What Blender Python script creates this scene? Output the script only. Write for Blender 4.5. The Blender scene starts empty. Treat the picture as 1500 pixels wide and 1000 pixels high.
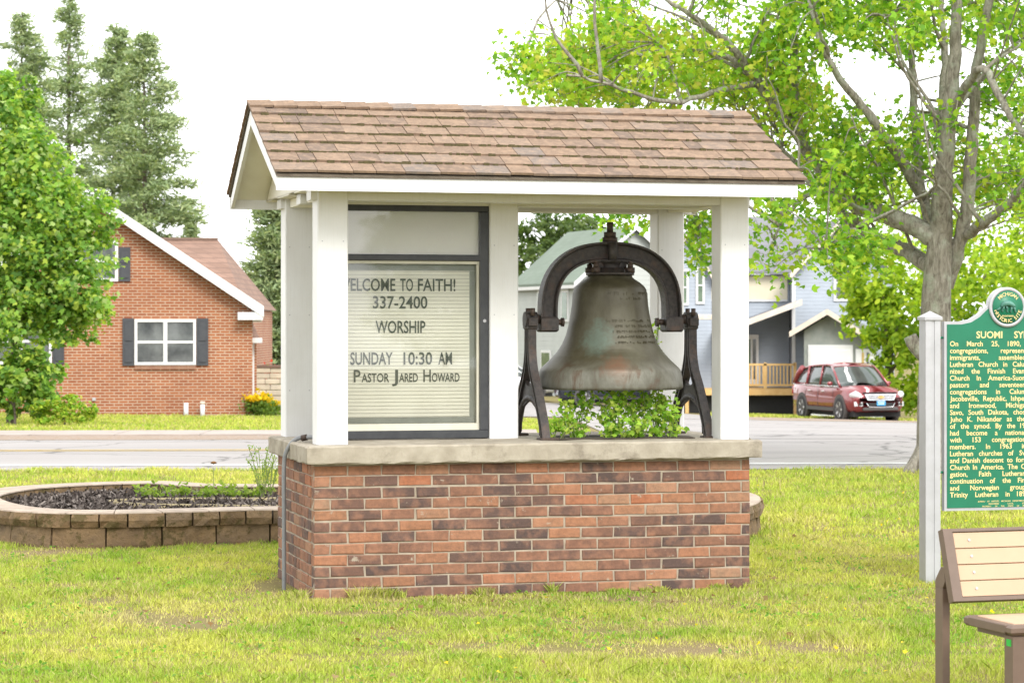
import bpy, math, random
import numpy as np
from mathutils import Vector, Matrix
random.seed(7); RNG = np.random.default_rng(11)
sc = bpy.context.scene
COL = sc.collection
R = math.radians
# ---------------------------------------------------------------- camera, sky, sun, exposure
F, H = 3600.0, 480.0            # focal length and horizon row, in pixels of the 1500 px wide photograph
CZ = 1.665                      # eye height above the lawn
cam = bpy.data.cameras.new('camera'); camo = bpy.data.objects.new('camera', cam); COL.objects.link(camo)
cam.sensor_fit = 'HORIZONTAL'; cam.sensor_width = 36.0; cam.lens = 36.0*F/1500
cam.shift_y = -(500-H)/1500; cam.clip_start = .1; cam.clip_end = 3000
camo.location = (0, 0, CZ); camo.rotation_euler = (R(90), 0, 0)
cam.dof.use_dof = True; cam.dof.focus_distance = 15.6; cam.dof.aperture_fstop = 7.5
sc.camera = camo
SUN_AZ, SUN_EL = R(155), R(42)   # compass-like: direction the light comes from (x=sin, y=cos)
world = bpy.data.worlds.new('World'); sc.world = world; world.use_nodes = True
wn = world.node_tree; wn.nodes.clear()
wo = wn.nodes.new('ShaderNodeOutputWorld'); bg = wn.nodes.new('ShaderNodeBackground'); sk = wn.nodes.new('ShaderNodeTexSky')
sk.sky_type = 'NISHITA'; sk.sun_disc = False; sk.sun_elevation = SUN_EL; sk.sun_rotation = SUN_AZ
sk.air_density = 1.0; sk.dust_density = 1.0; sk.ozone_density = 1.0
hs = wn.nodes.new('ShaderNodeHueSaturation'); hs.inputs['Saturation'].default_value = .10   # thick white overcast
cl = wn.nodes.new('ShaderNodeMixRGB'); cl.inputs[0].default_value = .8; cl.inputs[2].default_value = (7.4, 7.5, 7.6, 1)   # even white cloud cover over the sky
wn.links.new(sk.outputs[0], hs.inputs['Color']); wn.links.new(hs.outputs[0], cl.inputs[1]); wn.links.new(cl.outputs[0], bg.inputs['Color'])
bg.inputs['Strength'].default_value = .15
wn.links.new(bg.outputs[0], wo.inputs[0])
sl = bpy.data.lights.new('sun', 'SUN'); sl.energy = 1.4; sl.angle = R(25); sl.color = (1, .97, .92)
so = bpy.data.objects.new('sun', sl); COL.objects.link(so)
sd = Vector((math.sin(SUN_AZ)*math.cos(SUN_EL), math.cos(SUN_AZ)*math.cos(SUN_EL), math.sin(SUN_EL)))
so.rotation_euler = sd.to_track_quat('Z', 'Y').to_euler()
vs = sc.view_settings; vs.view_transform = 'Standard'; vs.look = 'None'; vs.gamma = 1; vs.exposure = 1.2
# ---------------------------------------------------------------- helpers
def gz(X, Y):                    # terrain: flat lawn and road, then falling away gently
    return -np.clip(np.minimum(Y, 98)-38, 0, None)*(.025+.0006*np.clip(X, -12, 16))
def at(px, py, Y): return Vector(((px-750)/F*Y, Y, CZ+(H-py)/F*Y))
def onground(px, py, z=0):
    Y = (CZ-z)*F/(py-H); return Vector(((px-750)/F*Y, Y, z))
def groundat(px, Y): X = (px-750)/F*Y; return Vector((X, Y, float(gz(X, Y))))

class MB:
    def __init__(s): s.v = []; s.f = []; s.sm = []
    def add(s, v, f, smooth=False):
        b = len(s.v); s.v += [tuple(p) for p in v]; s.f += [tuple(i+b for i in q) for q in f]; s.sm += [smooth]*len(f); return s
    def box(s, x0, x1, y0, y1, z0, z1):
        return s.add([(x0,y0,z0),(x1,y0,z0),(x1,y1,z0),(x0,y1,z0),(x0,y0,z1),(x1,y0,z1),(x1,y1,z1),(x0,y1,z1)],
                     [(0,3,2,1),(4,5,6,7),(0,1,5,4),(1,2,6,5),(2,3,7,6),(3,0,4,7)])
    def bbox(s, x0, x1, y0, y1, z0, z1, b=.006):   # box with chamfered edges
        v = []; 
        for z, o in ((z0, b), (z0+b, 0), (z1-b, 0), (z1, b)):
            v += [(x0+o+(b if not o else 0)*0, y0+o, z), (x1-o, y0+o, z), (x1-o, y1-o, z), (x0+o, y1-o, z)]
        f = [(3,2,1,0), (12,13,14,15)]
        for k in range(3):
            for j in range(4): a = k*4+j; c = k*4+(j+1) % 4; f.append((a, c, c+4, a+4))
        return s.add(v, f)
    def prism(s, poly, axis, a, b):  # poly of 2D points extruded along axis from a to b
        n = len(poly)
        def P(p, t):
            return {'x': (t, p[0], p[1]), 'y': (p[0], t, p[1]), 'z': (p[0], p[1], t)}[axis]
        v = [P(p, a) for p in poly]+[P(p, b) for p in poly]
        f = [tuple(range(n)), tuple(range(2*n-1, n-1, -1))]
        for i in range(n): j = (i+1) % n; f.append((i, i+n, j+n, j))
        return s.add(v, f)
    def hexa(s, p8): return s.add(p8, [(0,3,2,1),(4,5,6,7),(0,1,5,4),(1,2,6,5),(2,3,7,6),(3,0,4,7)])
    def bar(s, a, b, w, h, up=(0,0,1)):   # rectangular bar from a to b
        a = Vector(a); b = Vector(b); d = (b-a).normalized(); u = Vector(up)
        if abs(d.dot(u)) > .99: u = Vector((0,1,0))
        x = d.cross(u).normalized(); z = x.cross(d)
        q = [(-1,-1),(1,-1),(1,1),(-1,1)]
        p = [a+x*(w/2*i)+z*(h/2*j) for i, j in q]+[b+x*(w/2*i)+z*(h/2*j) for i, j in q]
        return s.hexa(p)
    def tube(s, pts, r, n=8, cap=True, smooth=True):
        pts = [Vector(p) for p in pts]; m = len(pts)
        if not hasattr(r, '__len__'): r = [r]*m
        v = []; prev = None
        for i, p in enumerate(pts):
            d = (pts[min(i+1, m-1)]-pts[max(i-1, 0)]).normalized()
            u = prev if prev is not None else (Vector((1,0,0)) if abs(d.x) < .8 else Vector((0,1,0)))
            x = (u-d*u.dot(d)).normalized(); y = d.cross(x); prev = x
            for k in range(n):
                t = 2*math.pi*k/n; v.append(p+x*(math.cos(t)*r[i])+y*(math.sin(t)*r[i]))
        f = [(i*n+k, i*n+(k+1) % n, (i+1)*n+(k+1) % n, (i+1)*n+k) for i in range(m-1) for k in range(n)]
        s.add(v, f, smooth)
        if cap:
            b = len(s.v)-n*m
            s.f += [tuple(b+k for k in range(n-1, -1, -1)), tuple(b+(m-1)*n+k for k in range(n))]; s.sm += [False]*2
        return s
    def lathe(s, prof, n=40, c=(0,0,0), smooth=True):
        v = []; m = len(prof)
        for (r, z) in prof:
            for k in range(n): t = 2*math.pi*k/n; v.append((c[0]+r*math.cos(t), c[1]+r*math.sin(t), c[2]+z))
        f = [(i*n+k, i*n+(k+1) % n, (i+1)*n+(k+1) % n, (i+1)*n+k) for i in range(m-1) for k in range(n)]
        return s.add(v, f, smooth)
    def cyl(s, a, b, r, n=14): return s.tube([a, b], r, n, True, True)
    def mesh(s, name):
        me = bpy.data.meshes.new(name); me.from_pydata(s.v, [], s.f)
        me.polygons.foreach_set('use_smooth', s.sm); me.update(); return me
    def build(s, name, mat, parent=None, **kw): return link(name, s.mesh(name), mat, parent, **kw)

def link(name, me, mat, parent=None, label=None, cat=None, group=None, kind=None):
    if mat is not None and not me.materials: me.materials.append(mat)
    o = bpy.data.objects.new(name, me); COL.objects.link(o)
    if parent: o.parent = parent
    return tag(o, label, cat, group, kind)
def tag(o, label=None, cat=None, group=None, kind=None):
    if label: o['label'] = label
    if cat: o['category'] = cat
    if group: o['group'] = group
    if kind: o['kind'] = kind
    return o
def thing(name, label, cat, loc=(0,0,0), rz=0, group=None):
    o = bpy.data.objects.new(name, None); COL.objects.link(o); o.location = loc; o.rotation_euler = (0,0,rz); o.empty_display_size = .2
    return tag(o, label, cat, group)
def share(o, name, loc, parent, rot=(0,0,0), scale=(1,1,1)):
    c = o.copy() if not isinstance(o, bpy.types.Mesh) else bpy.data.objects.new(name, o)
    COL.objects.link(c); c.parent = parent; c.location = loc; c.rotation_euler = rot; c.scale = scale; return c
def bulk(name, V, k, mat, parent=None, cols=None, smooth=False, **kw):
    """V: (N,k,3) array, one k-gon per row"""
    N = V.shape[0]; me = bpy.data.meshes.new(name)
    me.vertices.add(N*k); me.vertices.foreach_set('co', V.reshape(-1).astype(np.float32))
    me.loops.add(N*k); me.loops.foreach_set('vertex_index', np.arange(N*k, dtype=np.int32))
    me.polygons.add(N); me.polygons.foreach_set('loop_start', np.arange(0, N*k, k, dtype=np.int32))
    try: me.polygons.foreach_set('loop_total', np.full(N, k, dtype=np.int32))
    except Exception: pass
    if cols is not None:
        a = me.color_attributes.new('Col', 'FLOAT_COLOR', 'POINT')
        c4 = np.ones((N, k, 4), np.float32); c4[:, :, :3] = cols[:, None, :]; a.data.foreach_set('color', c4.reshape(-1))
    me.update(calc_edges=True); return link(name, me, mat, parent, **kw)
# ---------------------------------------------------------------- materials
def newmat(name):
    m = bpy.data.materials.new(name); m.use_nodes = True; nt = m.node_tree; b = nt.nodes['Principled BSDF']; return m, nt, b
def nd(nt, t, **kw):
    n = nt.nodes.new(t)
    for k, v in kw.items(): setattr(n, k, v)
    return n
def ramp(nt, stops, fac):
    r = nd(nt, 'ShaderNodeValToRGB'); e = r.color_ramp.elements
    while len(e) < len(stops): e.new(.5)
    for i, (p, c) in enumerate(stops): e[i].position = p; e[i].color = (*c, 1)
    nt.links.new(fac, r.inputs[0]); return r.outputs[0]
def noise(nt, scale, detail=4, rough=.6, vec=None, dist=0):
    n = nd(nt, 'ShaderNodeTexNoise'); n.inputs['Scale'].default_value = scale; n.inputs['Detail'].default_value = detail
    n.inputs['Roughness'].default_value = rough; n.inputs['Distortion'].default_value = dist
    if vec is None: vec = nd(nt, 'ShaderNodeTexCoord').outputs['Object']
    nt.links.new(vec, n.inputs['Vector']); return n.outputs['Fac']
def mixc(nt, f, a, b, mode='MIX'):
    m = nd(nt, 'ShaderNodeMixRGB', blend_type=mode)
    for i, x in ((0, f), (1, a), (2, b)):
        if isinstance(x, (int, float)): m.inputs[i].default_value = x
        elif isinstance(x, tuple): m.inputs[i].default_value = (*x, 1)
        else: nt.links.new(x, m.inputs[i])
    return m.outputs[0]
def bump(nt, b, h, strength=.3, dist=.01):
    n = nd(nt, 'ShaderNodeBump'); n.inputs['Strength'].default_value = strength; n.inputs['Distance'].default_value = dist
    nt.links.new(h, n.inputs['Height']); nt.links.new(n.outputs[0], b.inputs['Normal'])
def pm(name, c1, c2=None, scale=8, rough=.6, bs=.2, bd=.004, metal=0, lo=.35, hi=.65, detail=5, spec=.4, stain=None):
    m, nt, b = newmat(name); c2 = c2 or tuple(x*.85 for x in c1)
    n = noise(nt, scale, detail); col = ramp(nt, [(lo, c1), (hi, c2)], n)
    if stain: col = mixc(nt, ramp(nt, [(.52, (0,0,0)), (.68, (1,1,1))], noise(nt, stain[1], 6, .7)), col, stain[0])
    nt.links.new(col, b.inputs['Base Color']); b.inputs['Roughness'].default_value = rough; b.inputs['Metallic'].default_value = metal
    b.inputs['Specular IOR Level'].default_value = spec
    if bs: bump(nt, b, noise(nt, scale*4, 6, .7), bs, bd)
    return m
def rnd_mat(name, stops, rough=.85, nscale=30, nstr=.35, bs=.4, bd=.004, stain=None, dark=(.05,.04,.035)):
    """colour picked per object (Object Info random), mottled by noise"""
    m, nt, b = newmat(name); oi = nd(nt, 'ShaderNodeObjectInfo'); col = ramp(nt, stops, oi.outputs['Random'])
    vec = nd(nt, 'ShaderNodeTexCoord').outputs['Object']
    va = nd(nt, 'ShaderNodeVectorMath', operation='ADD'); nt.links.new(vec, va.inputs[0])
    sc_ = nd(nt, 'ShaderNodeVectorMath', operation='SCALE'); sc_.inputs[0].default_value = (37, 19, 71); nt.links.new(oi.outputs['Random'], sc_.inputs['Scale'])
    nt.links.new(sc_.outputs[0], va.inputs[1]); v = va.outputs[0]
    n1 = noise(nt, nscale, 6, .7, v); n2 = noise(nt, nscale*.3, 3, .6, v)
    col = mixc(nt, ramp(nt, [(.3, (0,0,0)), (.75, (nstr,)*3)], n1), col, dark)
    col = mixc(nt, ramp(nt, [(.45, (0,0,0)), (.75, (.5,)*3)], n2), col, tuple(min(1, x*1.5) for x in stops[len(stops)//2][1]))
    if stain: col = mixc(nt, ramp(nt, [(stain[2], (0,0,0)), (stain[2]+.06, (1,1,1))], noise(nt, stain[1], 5, .7, v)), col, stain[0])
    nt.links.new(col, b.inputs['Base Color']); b.inputs['Roughness'].default_value = rough; b.inputs['Specular IOR Level'].default_value = .25
    bump(nt, b, n1, bs, bd); return m
def leafmat(name, rough=.5, trans=.45):
    m = bpy.data.materials.new(name); m.use_nodes = True; nt = m.node_tree; nt.nodes.clear()
    o = nd(nt, 'ShaderNodeOutputMaterial'); a = nd(nt, 'ShaderNodeAttribute', attribute_name='Col')
    p = nd(nt, 'ShaderNodeBsdfPrincipled'); p.inputs['Roughness'].default_value = rough; p.inputs['Specular IOR Level'].default_value = .12
    t = nd(nt, 'ShaderNodeBsdfTranslucent'); mx = nd(nt, 'ShaderNodeMixShader'); mx.inputs[0].default_value = trans
    nt.links.new(a.outputs['Color'], p.inputs['Base Color']); nt.links.new(mixc(nt, 1.0, a.outputs['Color'], (1.1, 1.3, .45), 'MULTIPLY'), t.inputs['Color'])
    nt.links.new(p.outputs[0], mx.inputs[1]); nt.links.new(t.outputs[0], mx.inputs[2]); nt.links.new(mx.outputs[0], o.inputs[0]); return m
def sidingmat(name, c, pitch, depth=.012):
    m, nt, b = newmat(name); tc = nd(nt, 'ShaderNodeTexCoord'); s = nd(nt, 'ShaderNodeSeparateXYZ'); nt.links.new(tc.outputs['Object'], s.inputs[0])
    mo = nd(nt, 'ShaderNodeMath', operation='DIVIDE'); mo.inputs[1].default_value = pitch; nt.links.new(s.outputs['Z'], mo.inputs[0])
    fr = nd(nt, 'ShaderNodeMath', operation='FRACT'); nt.links.new(mo.outputs[0], fr.inputs[0])
    inv = nd(nt, 'ShaderNodeMath', operation='SUBTRACT'); inv.inputs[0].default_value = 1; nt.links.new(fr.outputs[0], inv.inputs[1])
    bump(nt, b, inv.outputs[0], 1.0, depth)
    nt.links.new(ramp(nt, [(.3, c), (.7, tuple(x*.88 for x in c))], noise(nt, 1.5)), b.inputs['Base Color']); b.inputs['Roughness'].default_value = .6
    return m
def brickwall(name, c1, c2, mortar, bw, bh, ms=.012, rough=.85):
    m, nt, b = newmat(name); tc = nd(nt, 'ShaderNodeTexCoord'); s = nd(nt, 'ShaderNodeSeparateXYZ'); nt.links.new(tc.outputs['Object'], s.inputs[0])
    ad = nd(nt, 'ShaderNodeMath', operation='ADD'); nt.links.new(s.outputs['X'], ad.inputs[0]); nt.links.new(s.outputs['Y'], ad.inputs[1])
    cb = nd(nt, 'ShaderNodeCombineXYZ'); nt.links.new(ad.outputs[0], cb.inputs[0]); nt.links.new(s.outputs['Z'], cb.inputs[1])
    t = nd(nt, 'ShaderNodeTexBrick'); nt.links.new(cb.outputs[0], t.inputs['Vector']); t.inputs['Scale'].default_value = 1
    t.inputs['Brick Width'].default_value = bw; t.inputs['Row Height'].default_value = bh; t.inputs['Mortar Size'].default_value = ms
    t.inputs['Color1'].default_value = (*c1, 1); t.inputs['Color2'].default_value = (*c2, 1); t.inputs['Mortar'].default_value = (*mortar, 1); t.inputs['Bias'].default_value = -.1
    col = mixc(nt, ramp(nt, [(.35, (0,0,0)), (.7, (.35,)*3)], noise(nt, .9, 6)), t.outputs['Color'], tuple(x*.6 for x in c1))
    nt.links.new(col, b.inputs['Base Color']); b.inputs['Roughness'].default_value = rough; bump(nt, b, t.outputs['Fac'], -.5, .006); return m
def glassmat(name, tint=(1,1,1)):
    m = bpy.data.materials.new(name); m.use_nodes = True; nt = m.node_tree; nt.nodes.clear(); o = nd(nt, 'ShaderNodeOutputMaterial')
    t = nd(nt, 'ShaderNodeBsdfTransparent'); t.inputs[0].default_value = (*tint, 1); g = nd(nt, 'ShaderNodeBsdfGlossy'); g.inputs['Roughness'].default_value = .02
    f = nd(nt, 'ShaderNodeFresnel'); f.inputs[0].default_value = 1.5; mx = nd(nt, 'ShaderNodeMixShader')
    nt.links.new(f.outputs[0], mx.inputs[0]); nt.links.new(t.outputs[0], mx.inputs[1]); nt.links.new(g.outputs[0], mx.inputs[2]); nt.links.new(mx.outputs[0], o.inputs[0]); return m

M = {}
M['white'] = pm('white_paint', (.69,.69,.69), (.65,.648,.64), 3, .5, .06, .002)
def woodpaint():
    m, nt, b = newmat('white_paint'); v = nd(nt, 'ShaderNodeTexCoord').outputs['Object']; mp_ = nd(nt, 'ShaderNodeMapping'); mp_.inputs['Scale'].default_value = (1, 1, .04); nt.links.new(v, mp_.inputs[0])
    g = noise(nt, 120, 4, .6, mp_.outputs[0]); n = noise(nt, 2.5, 6, .65, v); f = noise(nt, 22, 6, .75, v)
    c = ramp(nt, [(.35, (.70,.70,.70)), (.7, (.635,.63,.615))], n); c = mixc(nt, ramp(nt, [(.66, (0,0,0)), (.74, (.55,)*3)], f), c, (.50,.47,.41)); c = mixc(nt, ramp(nt, [(.3, (.25,)*3), (.5, (0,0,0))], g), c, (.55,.54,.52))
    nt.links.new(c, b.inputs['Base Color']); b.inputs['Roughness'].default_value = .5; bump(nt, b, g, .25, .002); return m
M['white'] = woodpaint()
M['soffit'] = pm('soffit_paint', (.74,.72,.64), (.68,.65,.56), 4, .6, .08)
M['black'] = pm('black_frame_paint', (.028,.03,.034), (.045,.047,.05), 12, .4, .1, .001)
M['concrete'] = pm('weathered_concrete', (.36,.32,.255), (.27,.235,.18), 7, .9, .6, .006, stain=((.2,.17,.13), 5))
M['mortar'] = pm('mortar', (.37,.315,.245), (.25,.20,.15), 9, .95, .6, .003)
M['brick'] = rnd_mat('fired_brick', [(0,(.09,.06,.053)),(.18,(.12,.073,.06)),(.34,(.165,.088,.063)),(.46,(.22,.108,.07)),(.62,(.27,.13,.077)),(.76,(.335,.155,.082)),(.9,(.33,.20,.125)),(1,(.36,.13,.062))], nscale=38, nstr=.55, bs=.7, bd=.006, stain=((.32,.27,.21), 11, .64))
M['shingle'] = rnd_mat('asphalt_shingle', [(0,(.165,.122,.096)),(.25,(.215,.15,.106)),(.55,(.245,.168,.114)),(.8,(.265,.188,.132)),(1,(.205,.168,.142))], rough=.95, nscale=60, nstr=.5, bs=.6, bd=.003, stain=((.30,.26,.15), 12, .68))
M['moss'] = pm('moss', (.06,.05,.022), (.10,.082,.035), 60, 1, .8, .004)
M['iron'] = pm('cast_iron', (.026,.023,.022), (.055,.046,.042), 40, .5, .8, .004, .2, stain=((.075,.048,.036), 9))
M['bolt'] = pm('rusty_bolt', (.04,.03,.026), (.09,.06,.045), 40, .6, .5, .002, .3)
M['pvc'] = pm('grey_conduit', (.17,.18,.19), (.22,.22,.22), 20, .5, .05)
M['letterboard'] = pm('letter_board_face', (.82,.81,.68), (.78,.77,.64), 5, .5, 0)
M['track'] = pm('letter_track', (.50,.49,.40), None, 5, .5, 0)
M['ink'] = pm('sign_letter', (.07,.085,.065), (.10,.115,.09), 25, .5, 0)
M['panel'] = pm('opal_panel', (.84,.83,.77), (.80,.79,.73), 2, .4, 0)
M['trim'] = pm('cream_trim', (.60,.58,.47), None, 5, .5, 0)
M['glass'] = glassmat('clear_glass')
M['soil'] = pm('dark_soil', (.05,.04,.03), (.09,.07,.05), 30, 1, .8, .01)
M['mulch'] = leafmat('mulch_chips', .9, .0)
M['leaf'] = leafmat('leaf', .55, .48); M['needle'] = leafmat('needle', .6, .25); M['blade'] = leafmat('grass_blade', .6, .35)
M['stem'] = pm('green_stem', (.16,.24,.06), (.2,.22,.08), 20, .6, 0)
M['bark'] = pm('maple_bark', (.19,.165,.13), (.30,.27,.22), 9, .95, 1.0, .03, stain=((.33,.34,.26), 6))
def barkmat():
    m, nt, b = newmat('maple_bark'); v = nd(nt, 'ShaderNodeTexCoord').outputs['Object']; mp_ = nd(nt, 'ShaderNodeMapping'); mp_.inputs['Scale'].default_value = (1, 1, .22); nt.links.new(v, mp_.inputs[0])
    n1 = noise(nt, 26, 6, .7, mp_.outputs[0], .6); n2 = noise(nt, 5, 5, .65, v); n3 = noise(nt, 18, 4, .6, v)
    c = ramp(nt, [(.32, (.10,.085,.065)), (.5, (.26,.235,.195)), (.68, (.40,.37,.32))], n1)
    c = mixc(nt, ramp(nt, [(.5, (0,0,0)), (.62, (.75,)*3)], n2), c, ramp(nt, [(.4, (.30,.33,.25)), (.6, (.42,.42,.36))], n3))
    nt.links.new(c, b.inputs['Base Color']); b.inputs['Roughness'].default_value = .95; b.inputs['Specular IOR Level'].default_value = .15; bump(nt, b, n1, 1.0, .03); return m
M['bark'] = barkmat()
M['darkbark'] = pm('dark_bark', (.10,.08,.06), (.16,.13,.10), 9, .95, .8, .02)
M['block'] = rnd_mat('retaining_block', [(0,(.165,.105,.05)),(.5,(.215,.14,.07)),(1,(.185,.13,.078))], nscale=12, nstr=.6, bs=1.0, bd=.03, stain=((.095,.07,.028), 7, .53))
M['cap'] = rnd_mat('retaining_cap', [(0,(.34,.275,.215)),(.5,(.38,.31,.245)),(1,(.33,.265,.21))], nscale=25, nstr=.3, bs=.5, bd=.004)
M['edging'] = pm('edging_strip', (.42,.35,.2), None, 10, .7, .2)
M['green'] = pm('marker_green', (.008,.135,.07), (.010,.155,.082), 6, .4, .05)
M['alu'] = pm('silver_paint', (.42,.42,.435), (.37,.37,.38), 8, .4, .05, .001, .2)
M['gold'] = pm('cream_gold_lettering', (.72,.60,.28), (.66,.52,.22), 50, .5, 0)
M['wolverine'] = pm('relief_green', (.03,.12,.09), (.10,.25,.2), 30, .4, .3)
M['benchframe'] = pm('brown_powder_coat', (.125,.085,.062), (.14,.095,.07), 20, .45, .05)
M['slat'] = pm('tan_bench_slat', (.47,.315,.205), (.44,.295,.19), 6, .6, .1, .001)
M['rubber'] = pm('black_rubber', (.015,.015,.016), (.025,.025,.025), 20, .7, .1)
M['sticker'] = pm('green_sticker', (.02,.42,.05), None, 5, .5, 0)
M['hbrick'] = brickwall('house_brick', (.245,.064,.021), (.345,.115,.043), (.41,.31,.22), .213, .0677, .012)
M['hbrick2'] = pm('sill_brick', (.24,.12,.08), (.30,.17,.11), 10, .9, .4)
M['vinyl'] = pm('white_vinyl', (.64,.64,.64), (.60,.60,.60), 4, .4, 0)
M['shutter'] = pm('charcoal_shutter', (.045,.047,.055), (.055,.057,.065), 10, .5, 0)
M['pane'] = pm('window_glass', (.045,.05,.055), (.16,.17,.17), 1.5, .05, 0, spec=.6)
M['gpane'] = pm('window_glass_green', (.06,.11,.06), (.14,.2,.12), 2, .08, 0, spec=.6)
M['hroof'] = brickwall('brown_roof', (.21,.125,.09), (.27,.165,.12), (.14,.085,.065), .3, .14, .01)
M['groof'] = brickwall('green_roof', (.155,.195,.15), (.175,.215,.17), (.14,.175,.14), .5, .16, .008)
M['sroof'] = brickwall('slate_grey_roof', (.17,.17,.185), (.20,.20,.215), (.14,.14,.15), .4, .16, .008)
M['bluesiding'] = sidingmat('blue_siding', (.29,.325,.375), .15, .06)
M['greysiding'] = sidingmat('pale_grey_siding', (.40,.42,.39), .22, .05)
M['darksiding'] = pm('weathered_grey_board', (.20,.22,.205), (.26,.27,.25), 3, .8, .1)
M['beige'] = pm('unpainted_panel', (.62,.57,.43), (.58,.53,.40), 3, .8, .1)
M['timber'] = pm('new_timber', (.58,.35,.13), (.64,.42,.18), 6, .7, .1)
M['tantrim'] = pm('raw_trim_board', (.58,.49,.40), (.64,.57,.49), 5, .7, .1)
M['void'] = pm('deck_shade_and_underbody', (.02,.02,.02), None, 5, .9, 0)
M['stone'] = rnd_mat('cream_stone', [(0,(.52,.45,.34)),(.5,(.58,.52,.40)),(1,(.48,.43,.35))], nscale=6, nstr=.3)
M['stonecap'] = pm('brown_cap', (.18,.12,.09), None, 6, .8, .2)
M['red'] = pm('metallic_red_paint', (.19,.016,.02), (.21,.018,.022), 3, .22, 0, metal=.25, spec=.6)
for k_ in ('Coat Weight',): M['red'].node_tree.nodes['Principled BSDF'].inputs[k_].default_value = .9
M['tyre'] = pm('tyre_rubber', (.02,.02,.021), (.03,.03,.03), 20, .8, .2)
M['rim'] = pm('alloy_rim', (.55,.55,.56), (.45,.45,.46), 10, .3, 0, metal=.6)
M['chrome'] = pm('chrome', (.72,.72,.73), None, 5, .18, 0, metal=.8)
M['cladding'] = pm('grey_plastic', (.07,.065,.062), None, 10, .6, 0)
M['carglass'] = pm('car_glass', (.05,.065,.06), (.08,.1,.09), 1, .03, 0, spec=.9)
M['lens'] = pm('headlamp_lens', (.70,.71,.72), (.55,.56,.57), 12, .1, 0)
M['emblem'] = pm('gold_emblem', (.70,.48,.16), None, 5, .3, 0, metal=.5)
M['plate'] = pm('blue_plate', (.05,.32,.62), None, 5, .4, 0)
M['darkcar'] = pm('dark_blue_paint', (.022,.026,.035), None, 3, .2, 0, spec=.6)
M['silvercar'] = pm('silver_paint_car', (.62,.63,.65), None, 3, .25, 0, metal=.3)
M['tail'] = pm('tail_lamp', (.45,.02,.02), None, 5, .2, 0)
def pt2(nt, n): return ramp(nt, [(.3, (.42,)*3), (.7, (.58,)*3)], n)
def bellmat():
    m, nt, b = newmat('bronze_patina'); tc = nd(nt, 'ShaderNodeTexCoord'); v = tc.outputs['Object']
    st = nd(nt, 'ShaderNodeMapping'); st.inputs['Scale'].default_value = (2.6, 2.6, 1.1); nt.links.new(v, st.inputs[0])
    n1 = noise(nt, 3, 6, .65, st.outputs[0], .4); n2 = noise(nt, 14, 6, .7, v); n3 = noise(nt, 2.2, 5, .6, v, .5)
    col = ramp(nt, [(.3, (.036,.030,.014)), (.5, (.054,.047,.025)), (.70, (.085,.079,.050))], n1)
    s = nd(nt, 'ShaderNodeSeparateXYZ'); nt.links.new(v, s.inputs[0])
    # grey-green weathered lip with rusty runs, verdigris patch on the waist
    lip = ramp(nt, [(.10, (1,1,1)), (.20, (0,0,0))], s.outputs['Z'])
    col = mixc(nt, mixc(nt, .75, (0,0,0), lip), col, ramp(nt, [(.34, (.085,.045,.026)), (.44, (.115,.11,.085)), (.58, (.18,.178,.148)), (.66, (.10,.06,.038))], n1))
    d = nd(nt, 'ShaderNodeVectorMath', operation='DISTANCE'); nt.links.new(v, d.inputs[0]); d.inputs[1].default_value = (-.17, -.27, .34)
    pt = nd(nt, 'ShaderNodeMath', operation='MULTIPLY_ADD'); nt.links.new(n2, pt.inputs[0]); pt.inputs[1].default_value = .22; nt.links.new(d.outputs['Value'], pt.inputs[2])
    col = mixc(nt, ramp(nt, [(.17, (.8,)*3), (.25, (0,0,0))], pt.outputs[0]), col, (.09,.125,.098))
    d2 = nd(nt, 'ShaderNodeVectorMath', operation='DISTANCE'); nt.links.new(v, d2.inputs[0]); d2.inputs[1].default_value = (-.06, -.47, .17)
    col = mixc(nt, ramp(nt, [(.05, (.6,)*3), (.15, (0,0,0))], mixc(nt, .5, d2.outputs['Value'], pt2(nt, n1), 'LINEAR_LIGHT')), col, (.16,.075,.04))
    col = mixc(nt, ramp(nt, [(.45, (0,0,0)), (.7, (.4,)*3)], n2), col, (.07,.065,.045))
    nt.links.new(col, b.inputs['Base Color']); b.inputs['Metallic'].default_value = .25; b.inputs['Roughness'].default_value = .52
    bump(nt, b, n2, .25, .003); return m
M['bronze'] = bellmat()
def asphalt():
    m, nt, b = newmat('road_asphalt'); n = noise(nt, 90, 5, .8); n2 = noise(nt, .35, 5, .6)
    c = ramp(nt, [(.3, (.26,.243,.235)), (.7, (.335,.313,.30))], n); c = mixc(nt, ramp(nt, [(.4, (0,0,0)), (.7, (.5,)*3)], n2), c, (.24,.21,.195))
    v = nd(nt, 'ShaderNodeTexCoord').outputs['Object']; mp_ = nd(nt, 'ShaderNodeMapping'); mp_.inputs['Scale'].default_value = (.04, 1.3, 1); nt.links.new(v, mp_.inputs[0])
    c = mixc(nt, ramp(nt, [(.42, (0,0,0)), (.62, (.45,)*3)], noise(nt, 1.0, 3, .5, mp_.outputs[0])), c, (.21,.197,.19))   # wheel paths
    vo = nd(nt, 'ShaderNodeTexVoronoi', feature='DISTANCE_TO_EDGE'); vo.inputs['Scale'].default_value = .33; wv = nd(nt, 'ShaderNodeVectorMath', operation='ADD'); nt.links.new(v, wv.inputs[0])
    nz = nd(nt, 'ShaderNodeTexNoise'); nz.inputs['Scale'].default_value = 1.2; nt.links.new(v, nz.inputs['Vector']); nt.links.new(nz.outputs['Color'], wv.inputs[1]); nt.links.new(wv.outputs[0], vo.inputs['Vector'])
    c = mixc(nt, ramp(nt, [(.004, (.7,)*3), (.014, (0,0,0))], vo.outputs['Distance']), c, (.07,.065,.06))   # sealed cracks
    nt.links.new(c, b.inputs['Base Color']); b.inputs['Roughness'].default_value = .9; bump(nt, b, n, .4, .006); return m
M['asphalt'] = asphalt()
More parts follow.
